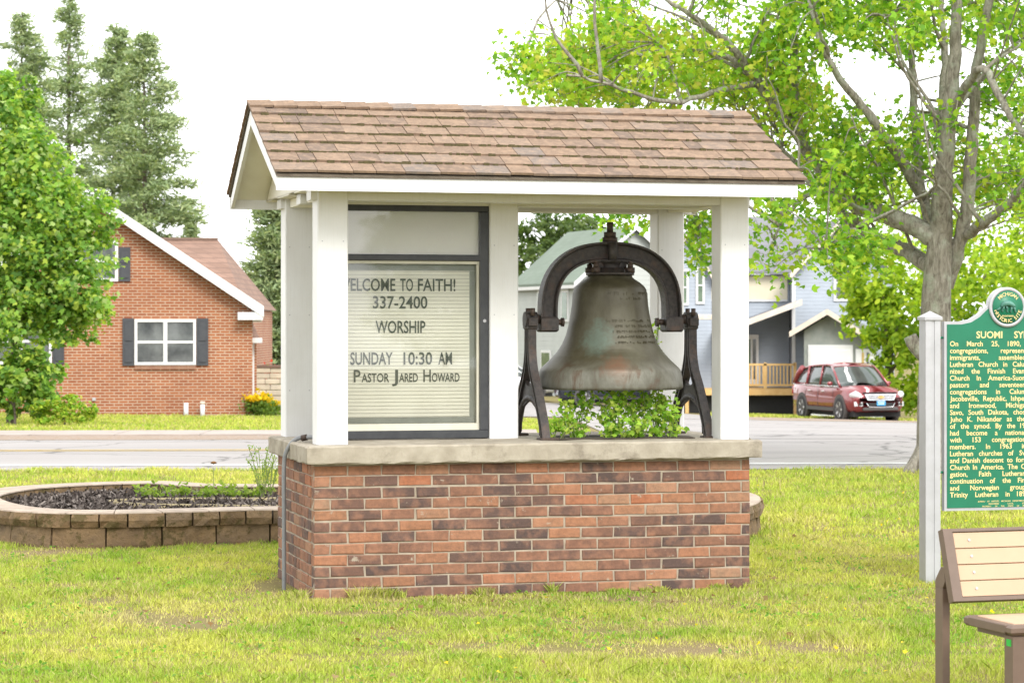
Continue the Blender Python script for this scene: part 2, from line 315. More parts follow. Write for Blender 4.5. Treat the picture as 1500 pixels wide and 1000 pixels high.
M['walk'] = pm('pale_concrete_walk', (.36,.305,.27), (.30,.255,.225), 2, .9, .2)
M['gravel'] = pm('leafy_gravel', (.28,.235,.20), (.24,.16,.10), 14, .95, .6, .01)
M['linewhite'] = pm('white_road_paint', (.55,.55,.55), (.42,.41,.40), 4, .7, .1)
M['lineyellow'] = pm('yellow_road_paint', (.48,.32,.08), (.38,.28,.11), 4, .7, .1)
def lawnmat():
    m, nt, b = newmat('lawn'); v = nd(nt, 'ShaderNodeTexCoord').outputs['Object']
    n1 = noise(nt, .9, 5, .6, v); n2 = noise(nt, 25, 5, .8, v)
    c = ramp(nt, [(.3, (.17,.17,.05)), (.5, (.22,.185,.075)), (.65, (.23,.17,.10))], n1)
    c = mixc(nt, ramp(nt, [(.35, (.6,)*3), (.6, (0,0,0))], n2), c, (.16,.13,.06))
    nt.links.new(c, b.inputs['Base Color']); b.inputs['Roughness'].default_value = 1; b.inputs['Specular IOR Level'].default_value = .1; bump(nt, b, n2, .8, .02); return m
M['lawn'] = lawnmat()
# ---------------------------------------------------------------- the setting: terrain, road, pavements
def sheet(name, xs, ys, dz, mat, inside=None, kind='structure'):
    xs = np.array(xs); ys = np.array(ys); V = []; Fc = []
    X, Y = np.meshgrid(xs, ys); Z = gz(X, Y)+dz; n = len(xs)
    v = list(zip(X.ravel().tolist(), Y.ravel().tolist(), Z.ravel().tolist()))
    f = [(j*n+i, j*n+i+1, (j+1)*n+i+1, (j+1)*n+i) for j in range(len(ys)-1) for i in range(n-1)]
    mb = MB(); mb.add(v, f, True); return mb.build(name, mat, kind=kind)
gx = sorted(set([-600,-200,-80,-40]+[float(x) for x in range(-24, 26, 2)]+[40,80,200,600]))
gy = sorted(set([-60,-20,0,5]+[float(y) for y in range(10, 100, 2)]+[98,105,120,200,400,900]))
sheet('ground', gx, gy, 0, M['lawn'])
SL = .045                                   # the road runs slightly away to the right
def strip(name, y0, y1, z, mat, x0=-60, x1=60, thick=0, kind='structure', parent=None):
    mb = MB(); p = [(x0, y0+SL*x0), (x1, y0+SL*x1), (x1, y1+SL*x1), (x0, y1+SL*x0)]
    if thick: mb.prism(p, 'z', z-thick, z)
    else: mb.add([(a, b, z) for a, b in p], [(0,1,2,3)])
    return mb.build(name, mat, parent, kind=kind)
road = strip('road', 28.75, 36.6, .008, M['asphalt'])
for nm, y0, y1, m, x0, x1 in (('edge_line', 29.72, 30.0, 'linewhite', -60, 60), ('centre_line', 33.25, 33.38, 'lineyellow', -60, -.4), ('centre_line', 33.55, 33.68, 'lineyellow', -60, -.4)):
    o = strip(nm, y0, y1, .0125, M[m], x0, x1, kind=None, parent=road)
strip('gravel_verge', 36.6, 38.0, .012, M['gravel'], -60, .9)
wk = thing('sidewalk', None, None); tag(wk, kind='structure')
for i in range(28):
    x0 = -36+i*1.3; mb = MB(); mb.prism([(x0+.008, 38.0+SL*x0), (x0+1.292, 38.0+SL*(x0+1.3)), (x0+1.292, 39.6+SL*(x0+1.3)), (x0+.008, 39.6+SL*x0)], 'z', -.15, .03); mb.build('paving_slab', M['walk'], wk)
sheet('side_street', np.linspace(1.5, 26, 12), [36.7]+list(range(38, 66, 2)), .012, M['asphalt'])
sheet('parking_lot', np.linspace(-6, 6.4, 8), list(range(64, 99, 2))+[101, 105], .017, M['asphalt'])
sheet('parking_lot_edge', np.linspace(6.39, 26, 8), list(range(64, 80, 2))+[79.2], .017, M['gravel'])
# ---------------------------------------------------------------- foliage tools
MAPLE = np.array([(0,-.5),(.36,-.3),(.5,.08),(.2,.1),(0,.58),(-.2,.1),(-.5,.08),(-.36,-.3)])
OVAL = np.array([(0,-.5),(.26,-.22),(.24,.12),(0,.5),(-.24,.12),(-.26,-.22)])
SPRAY = np.array([(-.10,-.5),(.10,-.5),(.06,.5),(-.06,.5)])
def leaves(C, size, tmpl, rng, up=.6, droop=0, nrm=None):
    N = len(C); n = rng.normal(size=(N,3)); n[:,2] += up*2
    if nrm is not None: n = n*.6+nrm
    n /= np.linalg.norm(n, axis=1, keepdims=True)
    t = rng.normal(size=(N,3)); t[:,2] -= droop*2; t -= n*np.sum(t*n, 1, keepdims=True); t /= np.linalg.norm(t, axis=1, keepdims=True)
    b = np.cross(n, t); s = size*rng.uniform(.65, 1.25, (N,1,1))
    V = C[:,None,:]+s*(tmpl[None,:,0:1]*b[:,None,:]+tmpl[None,:,1:2]*t[:,None,:])
    fold = np.abs(tmpl[:,0])[None,:,None]*n[:,None,:]*s*.35
    return V+fold
def leafcols(N, pal, rng, jitter=.18, w=None):
    pal = np.array(pal); i = rng.choice(len(pal), N, p=w); return np.clip(pal[i]*rng.uniform(1-jitter, 1+jitter, (N,1)), 0, 1)
def inpoly(P, poly):
    x, y = P[:,0], P[:,1]; r = np.zeros(len(P), bool); n = len(poly)
    for i in range(n):
        (x1,y1), (x2,y2) = poly[i], poly[(i+1) % n]
        c = ((y1 > y) != (y2 > y)) & (x < (x2-x1)*(y-y1)/((y2-y1) or 1e-9)+x1); r ^= c
    return r
def sample_poly(poly, n, rng):
    p = np.array(poly); out = []
    while len(out) < n:
        q = rng.uniform(p.min(0), p.max(0), (n*3, 2)); out += list(q[inpoly(q, poly)])
    return np.array(out[:n])
def smoothpath(pts, k=4):
    pts = [Vector(p) for p in pts]; out = []
    for i in range(len(pts)-1):
        p0, p1, p2, p3 = pts[max(i-1,0)], pts[i], pts[i+1], pts[min(i+2, len(pts)-1)]
        for j in range(k):
            t = j/k; out.append(.5*((2*p1)+(p2-p0)*t+(2*p0-5*p1+4*p2-p3)*t*t+(3*p1-p0-3*p2+p3)*t**3))
    return out+[pts[-1]]
def limb(mb, pts, r0, r1, n=8, k=4, wob=0):
    p = smoothpath(pts, k); m = len(p)
    if wob: p = [q+Vector((random.gauss(0,wob), random.gauss(0,wob), random.gauss(0,wob))) if 0 < i < m-1 else q for i, q in enumerate(p)]
    mb.tube(p, [r0+(r1-r0)*i/(m-1) for i in range(m)], n); return p
# ---------------------------------------------------------------- bell shelter
TH = R(14.5); P0 = Vector((-290/F*15.06, 15.06, 0))
sh = thing('bell_shelter', 'open white-columned shelter with brown shingle gable roof on a brick base', 'shelter', P0, TH)
def L(s, d, z=0): c, k = math.cos(TH), math.sin(TH); return Vector((P0.x+s*c-d*k, P0.y+s*k+d*c, z))
BW_, BD_ = 2.828, 1.374; NC = 12; CH = .0688; ZB = -.004
ped = MB().box(.002, BW_-.002, .002, BD_-.002, -.25, .84).build('pedestal_core', M['mortar'], sh)
def brickmesh(l, seed, w=.09):
    rr = random.Random(seed); h = CH-.0095; b = .005; mb = MB()
    j = lambda a=.0034: rr.uniform(-a, a)
    v = []
    for (y, o) in ((0, b), (b, 0), (w, 0)):
        for (x, z) in ((o, o), (l-o, o), (l-o, h-o), (o, h-o)): v.append((x+j(), y+(j(.0018) if y == 0 else 0), z+j()))
    f = [(0,1,2,3), (8,11,10,9)]
    for k in range(2):
        for q in range(4): a = k*4+q; c = k*4+(q+1) % 4; f.append((a, a+4, c+4, c))
    mb.add(v, f); return mb.mesh('brick')
def nm(me, m): me.materials.append(m); return me
full = [nm(brickmesh(.203, 10+i), M['brick']) for i in range(5)]; half = [nm(brickmesh(.0965, 30+i), M['brick']) for i in range(3)]
cnt = 0
for r_ in range(NC):
    z = ZB+r_*CH+.005+random.uniform(-.0015,.0015)
    x = 0.0; first = r_ % 2 == 0; seq = []
    while x < BW_-.02:
        if first and x == 0: l = .0965
        elif BW_-x < .2: l = BW_-x
        elif random.random() < .006 and BW_-x > .55: l = .0965
        else: l = .203
        if BW_-x-l < .06: l = BW_-x
        seq.append((x, l)); x += l+.0105
    for (x, l) in seq:      # front face
        me = (full if l > .15 else half); me = random.choice(me); w0 = .203 if l > .15 else .0965
        o = share(me, 'brick', (x, -.004+random.uniform(-.002,.002), z), ped, scale=(l/w0, 1, 1)); cnt += 1
    y = .1; seq = []       # left side: start behind the corner brick
    first = r_ % 2 == 1
    while y < BD_-.02:
        l = .0965 if (first and y == .1) or random.random() < .12 else .203
        if BD_-y-l < .07: l = BD_-y
        seq.append((y, l)); y += l+.0105
    if cnt < 296:
        for (y, l) in seq:
            me = random.choice(full if l > .15 else half); w0 = .203 if l > .15 else .0965
            share(me, 'brick', (-.004+random.uniform(-.002,.002), y+l, z), ped, (0,0,-R(90)), (l/w0, 1, 1)); cnt += 1
mb = MB()                  # far faces, joined
for r_ in range(NC):
    z = ZB+r_*CH+.005; off = .1 if r_ % 2 else 0
    for i in range(13):
        x = i*.2135+off; mb.box(x, min(x+.203, BW_), BD_-.05, BD_+.004, z, z+CH-.0105)
    for i in range(6):
        y = .1+i*.2135+off*.5; mb.box(BW_-.05, BW_+.004, y, min(y+.203, BD_-.051), z, z+CH-.0105)
mb.build('brick_rear_faces', M['brick'], ped, kind='stuff')
SLZ0, SLZ1 = .832, .942
def roughslab():
    mb = MB(); nx, ny = 60, 30; x0, x1, y0, y1 = -.055, 2.885, -.075, 1.46
    rr = random.Random(3); n = 0; ring = []
    per = [(x0+(x1-x0)*i/nx, y0) for i in range(nx)]+[(x1, y0+(y1-y0)*i/ny) for i in range(ny)]+[(x1-(x1-x0)*i/nx, y1) for i in range(nx)]+[(x0, y1-(y1-y0)*i/ny) for i in range(ny)]
    cx, cy = (x0+x1)/2, (y0+y1)/2; v = []
    lev = [(SLZ0, .004), (SLZ0+.008, 0), (SLZ1-.01, .001), (SLZ1, .012)]
    for z, ins in lev:
        for (x, y) in per:
            j = rr.gauss(0, .0022); sx = (1 if x < cx else -1)*(ins+j if x in (x0, x1) else 0); sy = (1 if y < cy else -1)*(ins+j if y in (y0, y1) else 0)
            v.append((x+sx, y+sy, z+rr.gauss(0, .0018)+.006*(x/2.9)))
    m = len(per); f = []
    for k in range(3):
        for i in range(m): a = k*m+i; c = k*m+(i+1) % m; f.append((a, c, c+m, a+m))
    f += [tuple(range(m-1, -1, -1)), tuple(range(3*m, 4*m))]
    mb.add(v, f); return mb.build('concrete_slab', M['concrete'], sh)
roughslab()
ZT = 2.53
def column(s, d, w=.192, dp=.185):
    mb = MB(); b = .007; zt = ZT-.002
    p = [(s+b,d),(s+w-b,d),(s+w,d+b),(s+w,d+dp-b),(s+w-b,d+dp),(s+b,d+dp),(s,d+dp-b),(s,d+b)]
    mb.prism(p, 'z', SLZ1+.001, zt); c = mb.build('column', M['white'], sh)
    q = MB()               # corner boards and nails give the boxed column its seams
    for z in (1.25, 1.75, 2.2):
        for x in (.03, w-.03): q.cyl((s+x, d-.0015, z), (s+x, d+.004, z), .0045, 6)
    q.build('nail_head', M['alu'], c)
for s, d in ((.039, .10), (2.668, .10), (.028, 1.27), (2.62, 1.27), (1.26, .60)): column(s, d)
# roof: front eave d=-.3 z=2.605, ridge d=.82 z=3.12
EV, RG, EZ, RZ = -.30, .82, 2.600, 3.110; S0, S1 = -.28, 3.09
roof = MB()
pitch = math.atan2(RZ-EZ, RG-EV); sl_len = math.hypot(RG-EV, RZ-EZ)
BE, EZB = 1.76, 2.58
roof.prism([(EV, EZ-.03), (RG, RZ-.03), (BE, EZB-.03), (BE, EZB-.012), (RG, RZ-.012), (EV, EZ-.012)], 'x', S0, S1)
roof = roof.build('roof_deck', M['darkbark'], sh)
q = MB(); q.prism([(EV+.036, EZ-.048), (RG, RZ-.052), (BE-.036, EZB-.048), (BE-.036, EZB-.034), (RG, RZ-.033), (EV+.036, EZ-.034)], 'x', S0+.036, S1-.066); q.build('roof_lining', M['soffit'], sh)
# fascia boards, rake boards, soffit
f_ = MB(); f_.box(S0+.002, S1-.045, EV+.012, EV+.034, EZ-.112, EZ-.031); f_.build('fascia_board', M['white'], sh)
f_ = MB(); f_.box(S0+.002, S1-.045, BE-.034, BE-.012, EZB-.112, EZB-.031); f_.build('fascia_board', M['white'], sh)
for x in (S0+.022, S1-.052):
    for a, b_ in (((EV+.035, EZ-.031), (RG, RZ-.045)), ((BE-.035, EZB-.031), (RG, RZ-.045))):
        q = MB(); h = .10; sg = 1 if a[0] < RG else -1
        q.prism([(a[0], a[1]-.004), (b_[0]-sg*.001, b_[1]), (b_[0]-sg*.001, b_[1]-h), (a[0], a[1]-.078)], 'x', x-.011, x+.011); q.build('rake_board', M['white'], sh)
for x in (-.02, 2.84):      # gable infill panels, set back under the overhang
    q = MB(); q.prism([(EV+.06, EZ-.06), (RG, RZ-.06), (BE-.06, EZB-.06), (BE-.06, ZT+.001), (EV+.06, ZT+.001)], 'x', x-.008, x+.008); q.build('gable_panel', M['soffit'], sh)
for dd0, dd1 in ((EV+.035, .095), (.291, .595), (.79, 1.265), (1.46, BE-.035)):
    n = 12; w = (2.86+.03)/n
    for i in range(n):
        q = MB(); q.box(-.03+i*w+.003, -.03+(i+1)*w-.003, dd0+.002, dd1-.002, ZT-.012+.004*(i % 2)*.3, ZT); q.build('soffit_plank', M['soffit'], sh)
for d in (.10, 1.27):        # beams over the columns
    q = MB(); q.box(.0, 2.87, d+.012, d+.172, ZT-.075, ZT-.013); q.build('beam', M['white'], sh)
q = MB(); q.box(.02, 2.84, .62, .77, ZT-.075, ZT-.013); q.build('beam', M['white'], sh)
for x in (.06, 2.69):
    q = MB(); q.box(x, x+.15, .286, .6, ZT-.07, ZT-.014); q.box(x, x+.15, .79, 1.26, ZT-.07, ZT-.014); q.build('cross_beam', M['soffit'], sh)
# shingles: seven courses and a ridge course, every tab its own piece
def shinglemesh(w, h, seed):
    rr = random.Random(seed); mb = MB(); t = .015; j = lambda a: rr.uniform(-a, a)
    b0 = j(.004); b1 = j(.004)
    v = [(0,b0,0),(w,b1,0),(w,h,-.008),(0,h,-.008),(0,b0+j(.002),t),(w,b1+j(.002),t+j(.002)),(w,h,.001),(0,h,.001)]
    mb.hexa(v); return nm(mb.mesh('shingle'), M['shingle'])
rows = 7; exp_ = (sl_len-.055)/rows
tabs = {w: [shinglemesh(w, exp_+.035, int(w*1000)+i) for i in range(3)] for w in (.10, .14, .18, .22, .26)}
def slopept(t, lift=0): return (EV-.012+t*math.cos(pitch), EZ-.008+t*math.sin(pitch)+lift)
for r_ in range(rows):
    x = S0-.012; t0 = r_*exp_+random.uniform(-.006,.006)
    d, z = slopept(t0, .0055)
    while x < S1-.01:
        w = random.choice((.10,.14,.18,.18,.22,.22,.26)); 
        if S1+.012-x-w < .09: w = S1+.012-x
        wk_ = min(tabs, key=lambda k: abs(k-w)); me = random.choice(tabs[wk_])
        lift = random.choice((0, 0, .004))
        share(me, 'shingle', (x, d, z+lift), roof, (pitch+random.uniform(-.006,.004), 0, 0), ((w-.0035)/wk_, 1, 1)); x += w
capm = [shinglemesh(.150, .145, 900+i) for i in range(3)]
x = S0-.012
while x < S1-.02:
    w = min(.1555, S1+.012-x); d, z = slopept(sl_len-.12, .014)
    share(random.choice(capm), 'ridge_shingle', (x, d, z+random.uniform(0,.003)), roof, (pitch, R(-2.2), 0), (w/.155, 1, 1)); x += w
q = MB()                     # rear slope and rear half of the ridge caps, not seen: joined
for r_ in range(rows+1):
    pb = math.atan2(RZ-EZB, BE-RG); eb = math.hypot(RZ-EZB, BE-RG)/(rows+1); t = r_*eb; d = BE+.012-t*math.cos(pb); z = EZB-.002+t*math.sin(pb); d2 = BE+.012-(t+eb+.02)*math.cos(pb); z2 = z+(eb+.02)*math.sin(pb)-.008
    d2 = max(d2, RG); z2 = min(z2, RZ+.004)
    q.hexa([(S0-.012,d,z-.012),(S1+.012,d,z-.012),(S1+.012,d2,z2-.012),(S0-.012,d2,z2-.012),(S0-.012,d,z+.012),(S1+.012,d,z+.012),(S1+.012,d2,z2+.006),(S0-.012,d2,z2+.006)])
q.build('shingles_rear_slope', M['shingle'], roof, kind='stuff')
# moss tufts in the shingle joints
mo = MB()
for r_ in range(1, rows):
    d, z = slopept(r_*exp_, .011)
    for i in range(150):
        if random.random() < .7:
            x = random.uniform(S0, S1); l = random.uniform(.01,.05); mo.box(x, x+l, d-.014+random.uniform(-.006,.004), d+.004, z-.012, z+.002+random.uniform(0,.007))
mo.build('moss', M['moss'], roof, kind='stuff')
# ---------------------------------------------------------------- message board
TW = TH
brd = thing('message_board', 'glazed black-framed letter board with church service times, between white columns', 'sign', L(0, .66), TW)
s0, s1 = .15, 1.259; zb, zt = .962, 2.462; fw = .058
for nme, x0, x1, z0, z1 in (('frame_rail', s0, s1, zb-.012, zb+.04), ('frame_rail', s0, s1, zt-.045, zt), ('frame_rail', s0+fw, s1-fw, 2.098, 2.138), ('frame_stile', s0, s0+fw, zb+.04, zt-.045), ('frame_stile', s1-fw, s1, zb+.04, zt-.045)):
    MB().bbox(x0, x1, -.035, .06, z0, z1, .004).build(nme, M['black'], brd)
MB().box(s0+fw, s1-fw, .01, .05, 2.138, zt-.045).build('opal_panel', M['panel'], brd)
MB().box(s0+fw, s1-fw, .035, .05, zb+.04, 2.098).build('back_panel', M['panel'], brd)
bp = MB().box(s0+fw+.062, s1-fw-.058, .022, .034, zb+.125, 2.035).build('letter_panel', M['letterboard'], brd)
q = MB()
nt_ = 40
for i in range(nt_+1):
    z = zb+.13+i*(2.03-zb-.13)/nt_; q.box(s0+fw+.064, s1-fw-.06, .0185, .0221, z-.0016, z+.0016)
q.build('letter_track', M['track'], bp, kind='stuff')
q = MB()                     # cream inner surround, mitred round the glass
for a, b_, c, d_ in ((s0+fw, s1-fw, 2.078, 2.097), (s0+fw, s1-fw, zb+.041, zb+.085)): q.box(a, b_, -.012, .03, c, d_)
for a, b_ in ((s0+fw+.001, s0+fw+.018), (s1-fw-.018, s1-fw-.001)): q.box(a, b_, -.011, .03, zb+.086, 2.077)
q.build('inner_surround', M['trim'], brd)
q = MB(); 
for a, b_, c, d_ in ((s0+fw+.019, s1-fw-.019, 2.035, 2.076), (s0+fw+.019, s1-fw-.019, zb+.087, zb+.124)): q.box(a, b_, .024, .034, c, d_)
for a, b_ in ((s0+fw+.019, s0+fw+.061), (s1-fw-.057, s1-fw-.019)): q.box(a, b_, .024, .034, zb+.125, 2.034)
q.build('grey_border', pm('grey_green_border', (.27,.29,.25), None, 8, .5, 0), brd)
MB().box(s0+fw, s1-fw, -.008, -.004, zb+.041, 2.098).build('glass_pane', M['glass'], brd)
MB().box(s0+fw, s1-fw, -.008, -.004, 2.139, zt-.046).build('glass_pane', M['glass'], brd)
MB().cyl((s1-.028, -.037, 1.71), (s1-.028, -.03, 1.71), .011, 12).build('lock', M['alu'], brd)
def textmesh(body, bold=.0):
    cu = bpy.data.curves.new('t', 'FONT'); cu.body = body; cu.offset = bold; cu.resolution_u = 3; o = bpy.data.objects.new('t', cu); COL.objects.link(o)
    bpy.context.view_layer.update(); dg = bpy.context.evaluated_depsgraph_get(); me = bpy.data.meshes.new_from_object(o.evaluated_get(dg), depsgraph=dg)
    bpy.data.objects.remove(o); bpy.data.curves.remove(cu); return me
def text(name, body, x0, x1, z0, capz, y, mat, parent, bold=.0, cap=.73):
    """flat lettering in the local x/z plane: from x0 to x1, baseline z0, capital height capz"""
    me = textmesh(body, bold); n = len(me.vertices); c = np.zeros(n*3, np.float32); me.vertices.foreach_get('co', c); c = c.reshape(-1,3)
    xa, xb = c[:,0].min(), c[:,0].max(); o = np.zeros_like(c)
    o[:,0] = x0+(c[:,0]-xa)/(xb-xa)*(x1-x0); o[:,2] = z0+c[:,1]/cap*capz; o[:,1] = y
    me.vertices.foreach_set('co', o.reshape(-1)); me.update(); return link(name, me, mat, parent)
def bx(px): # photo x -> board-local x on the letter plane
    d = .68; u = (px-750)/F; return (u*(P0.y+d*math.cos(TH))-P0.x+d*math.sin(TH))/(math.cos(TH)-u*math.sin(TH))
def bz(py, px=600): s = bx(px); return CZ+(H-py)*(P0.y+s*math.sin(TH)+.68*math.cos(TH))/F
for body, xa, xb, yb, ht in (('WELCOME', 494, 579, 426, 18.5), ('TO', 586, 605, 426, 18.5), ('FAITH!', 612, 667, 426, 18.5), ('337-2400', 546, 626, 451.5, 18.5), ('WORSHIP', 550, 623, 487.5, 18.5), ('SUNDAY', 513, 575, 533.5, 18.5), ('10:30', 591, 633, 533.5, 18.5), ('AM', 642, 662, 533.5, 18.5)):
    text('letters', body, bx(xa), bx(xb), bz(yb), ht*16/F, .0165, M['ink'], bp, .013)
for cap_, small, xa, xm, xb in (('P', 'ASTOR', 518, 528, 570), ('J', 'ARED', 574, 583, 612), ('H', 'OWARD', 620, 631, 673)):
    text('letters', cap_, bx(xa), bx(xm), bz(559), 18.5*16/F, .0165, M['ink'], bp, .013)
    text('letters', small, bx(xm+1.5), bx(xb), bz(559), 13*16/F, .0165, M['ink'], bp, .013)
# ---------------------------------------------------------------- bell, yoke and stands
BS, BDp = 2.098, .68; BC = L(BS, BDp)
bell = thing('church_bell', 'large weathered bronze bell hanging from an iron yoke under the shelter roof', 'bell', (BC.x, BC.y, 1.262), TH)
prof = [(0,.752),(.05,.752),(.145,.75),(.15,.735),(.165,.722),(.20,.700),(.228,.675),(.240,.655),(.243,.640),(.247,.630),(.252,.56),(.262,.49),(.275,.42),(.292,.355),(.318,.295),(.335,.268),(.338,.262),(.345,.256),(.350,.244),(.357,.240),(.364,.228),(.371,.224),(.380,.212),(.395,.196),(.420,.172),(.452,.142),(.466,.125),(.470,.115),(.474,.09),(.480,.05),(.484,.02),(.482,.004),(.470,0),(.44,.02),(.40,.10),(.33,.2),(.27,.32),(.235,.5),(.22,.64),(.12,.70),(0,.71)]
b_ = MB().lathe(prof, 72).build('bell_body', M['bronze'], bell)
q = MB()                    # raised lettering bands, worn past reading
rr = random.Random(5)
for z, a0, a1, hgt in ((.615,-1.95,-.6,.022), (.585,-1.6,-.9,.018), (.44,-1.95,-.5,.018), (.405,-1.75,-.5,.018), (.37,-1.8,-.5,.018), (.335,-1.7,-.55,.018), (.30,-1.75,-.6,.016)):
    rad = np.interp(z, [.28,.30,.355,.42,.49,.56,.63], [.3245,.316,.292,.275,.262,.252,.247]); a = a0
    while a < a1:
        w = rr.uniform(.010,.02); a2 = a+w/rad
        if rr.random() < .85:
            for k in range(rr.choice((1,2,2))):
                aa = a+k*(a2-a)*.6; z0 = z+rr.choice((0,0,hgt*.4)); z1 = z+hgt*rr.choice((1,1,.6)); r2 = rad+.0013
                da = .0035/rad
                q.add([(r_*math.cos(t), r_*math.sin(t), zz) for zz in (z0, z1) for r_ in (rad-.006, r2) for t in (aa, aa+da*1.6)], [(2,3,7,6),(0,1,3,2),(4,6,7,5),(0,2,6,4),(1,5,7,3)])
        a = a2+.006/rad
q.build('raised_lettering', M['bronze'], bell, kind='stuff')
def yoke():
    mb = MB(); pts = []
    # centre line of the arch (local x,z): flat-topped horseshoe
    for k in range(33):
        t = math.pi*(1-k/32); e = 2.5
        cx, cz = math.cos(t), math.sin(t)
        x = .428*math.copysign(abs(cx)**(2/e), cx); z = .505+.40*abs(cz)**(2/e)
        pts.append((x, z))
    pts = [(-.428,.42)]+pts+[(.428,.42)]
    n = len(pts); V = []; hw = .05
    sect = [(-.046,-.066),(.046,-.066),(.046,-.052),(.036,-.045),(.016,-.045),(.016,.045),(.036,.045),(.046,.052),(.046,.066),(-.046,.066),(-.046,.052),(-.036,.045),(-.016,.045),(-.016,-.045),(-.036,-.045),(-.046,-.052)]
    for i, (x, z) in enumerate(pts):
        a = pts[max(i-1,0)]; c = pts[min(i+1,n-1)]; tx, tz = c[0]-a[0], c[1]-a[1]; l = math.hypot(tx, tz); nx, nz = -tz/l, tx/l
        w = 1.0-.16*min(1, abs(x)/.43)
        for (u, v) in sect:     # u across depth (y), v along the normal
            V.append((x+nx*v*w, u*1.15, z+nz*v*w))
    m = len(sect); Fc = [(i*m+k, i*m+(k+1) % m, (i+1)*m+(k+1) % m, (i+1)*m+k) for i in range(n-1) for k in range(m)]
    Fc += [tuple(range(m-1,-1,-1)), tuple((n-1)*m+k for k in range(m))]
    mb.add(V, Fc); return mb
y_ = yoke().build('yoke', M['iron'], bell)
q = MB().bbox(-.488,-.37,-.07,.07,.375,.475,.012); q.build('yoke_foot', M['iron'], y_)
q = MB().bbox(.37,.488,-.07,.07,.375,.475,.012); q.build('yoke_foot', M['iron'], y_)
q = MB(); q.lathe([(.075,.75),(.07,.78),(.062,.81),(.07,.83),(.10,.848),(.04,.85)], 20); q.tube([(0,-.06,.83),(0,-.062,.90),(0,-.058,.965)], .032, 10); q.build('yoke_hub', M['iron'], y_)
q = MB(); q.lathe([(0,.75),(.16,.75),(.16,.765),(.1,.77),(.09,.80),(0,.80)], 20); q.build('crown_plate', M['iron'], y_)
for sx in (-1, 1):
    q = MB(); q.prism([(sx*.05,.84),(sx*.14,.845),(sx*.085,.80),(sx*.07,.76),(sx*.05,.76)], 'y', -.03, .03); q.build('bracket', M['iron'], y_)
    for yy in (-.07, .07):
        q = MB(); q.cyl((sx*.118,yy,.765),(sx*.118,yy,.80),.032,6); q.cyl((sx*.118,yy,.80),(sx*.118,yy,.825),.02,8); q.cyl((sx*.118,yy,.825),(sx*.118,yy,.84),.011,8); q.build('nut', M['bolt'], y_)
    q = MB(); q.cyl((sx*.37,0,.44),(sx*.335,0,.44),.02,10); q.cyl((sx*.335,0,.44),(sx*.318,0,.44),.03,10); q.build('bolt', M['bolt'], y_)
    q = MB(); q.cyl((sx*.488,0,.46),(sx*.57,0,.46),.032,14); q.build('axle', M['bolt'], y_)
q = MB(); q.cyl((0,0,.97),(0,0,1.0),.052,6); q.cyl((0,0,1.0),(0,0,1.035),.042,6); q.cyl((0,0,1.035),(0,0,1.10),.022,10); q.build('top_nut', M['bolt'], y_)
q = MB(); q.lathe([(.03,.7),(.025,.4),(.03,.15),(.06,.06),(.06,.0),(.0,-.03)], 14); q.build('clapper', M['iron'], bell)
def stand(s, label, flip):
    o = thing('bell_stand', label, 'bell stand', L(s, BDp, SLZ1+.002), TH, 'iron stands carrying the bell')
    zt_ = .80
    for sg in (-1, 1):
        mb = MB(); pts = [(sg*.03, zt_-.02), (sg*.034,.66), (sg*.04,.54), (sg*.085,.43), (sg*.165,.335), (sg*.265,.20), (sg*.345,.08), (sg*.375,.0)]
        P = smoothpath([(0, a, b) for a, b in pts], 3)
        V = []; w = [.036+.022*i/(len(P)-1) for i in range(len(P))]
        for i, p in enumerate(P):
            d = (P[min(i+1,len(P)-1)]-P[max(i-1,0)]).normalized(); nrm_ = Vector((0, -d.z, d.y))
            for (u, v) in ((-.026,-.5),(.026,-.5),(.026,-.25),(.009,-.2),(.009,.2),(.026,.25),(.026,.5),(-.026,.5),(-.026,.25),(-.009,.2),(-.009,-.2),(-.026,-.25)):
                V.append(p+Vector((u,0,0))+nrm_*v*w[i]*1.15)
        m = 12; n = len(P)
        mb.add(V, [(i*m+k, i*m+(k+1) % m, (i+1)*m+(k+1) % m, (i+1)*m+k) for i in range(n-1) for k in range(m)]+[tuple(range(m)), tuple((n-1)*m+k for k in range(m-1,-1,-1))])
        lg = mb.build('leg', M['iron'], o)
        MB().bbox(-.045,.075, sg*.375-.05, sg*.375+.05, 0, .018, .004).build('foot', M['bolt'], lg)
    q = MB(); pts = []
    for k in range(13):
        t = math.pi*k/12; pts.append((0, -.30*math.cos(t), .03+.235*math.sin(t)))
    q.tube(pts, .022, 6); q.prism([(-.17,.20),(0,.255),(.17,.20),(.165,.31),(.10,.375),(.05,.345),(0,.335),(-.05,.345),(-.10,.375),(-.165,.31)], 'x', -.010, .010); q.build('arch_brace', M['iron'], o)
    q = MB(); q.bbox(-.034,.034,-.06,.06,.705,.79,.012); q.cyl((-.04,0,.775),(.04,0,.775),.052,14); q.box(-.03,.03,-.085,-.055,.735,.785); q.box(-.03,.03,.055,.085,.735,.785); q.build('bearing_block', M['iron'], o)
    for yy in (-.06,.06): MB().cyl((0,yy,.80),(0,yy,.85),.016,8).build('bolt', M['bolt'], o)
stand(BS-.545, 'left cast iron bell stand with curved legs, beside the middle white column', 1)
stand(BS+.56, 'right cast iron bell stand with curved legs, beside the front right column', -1)
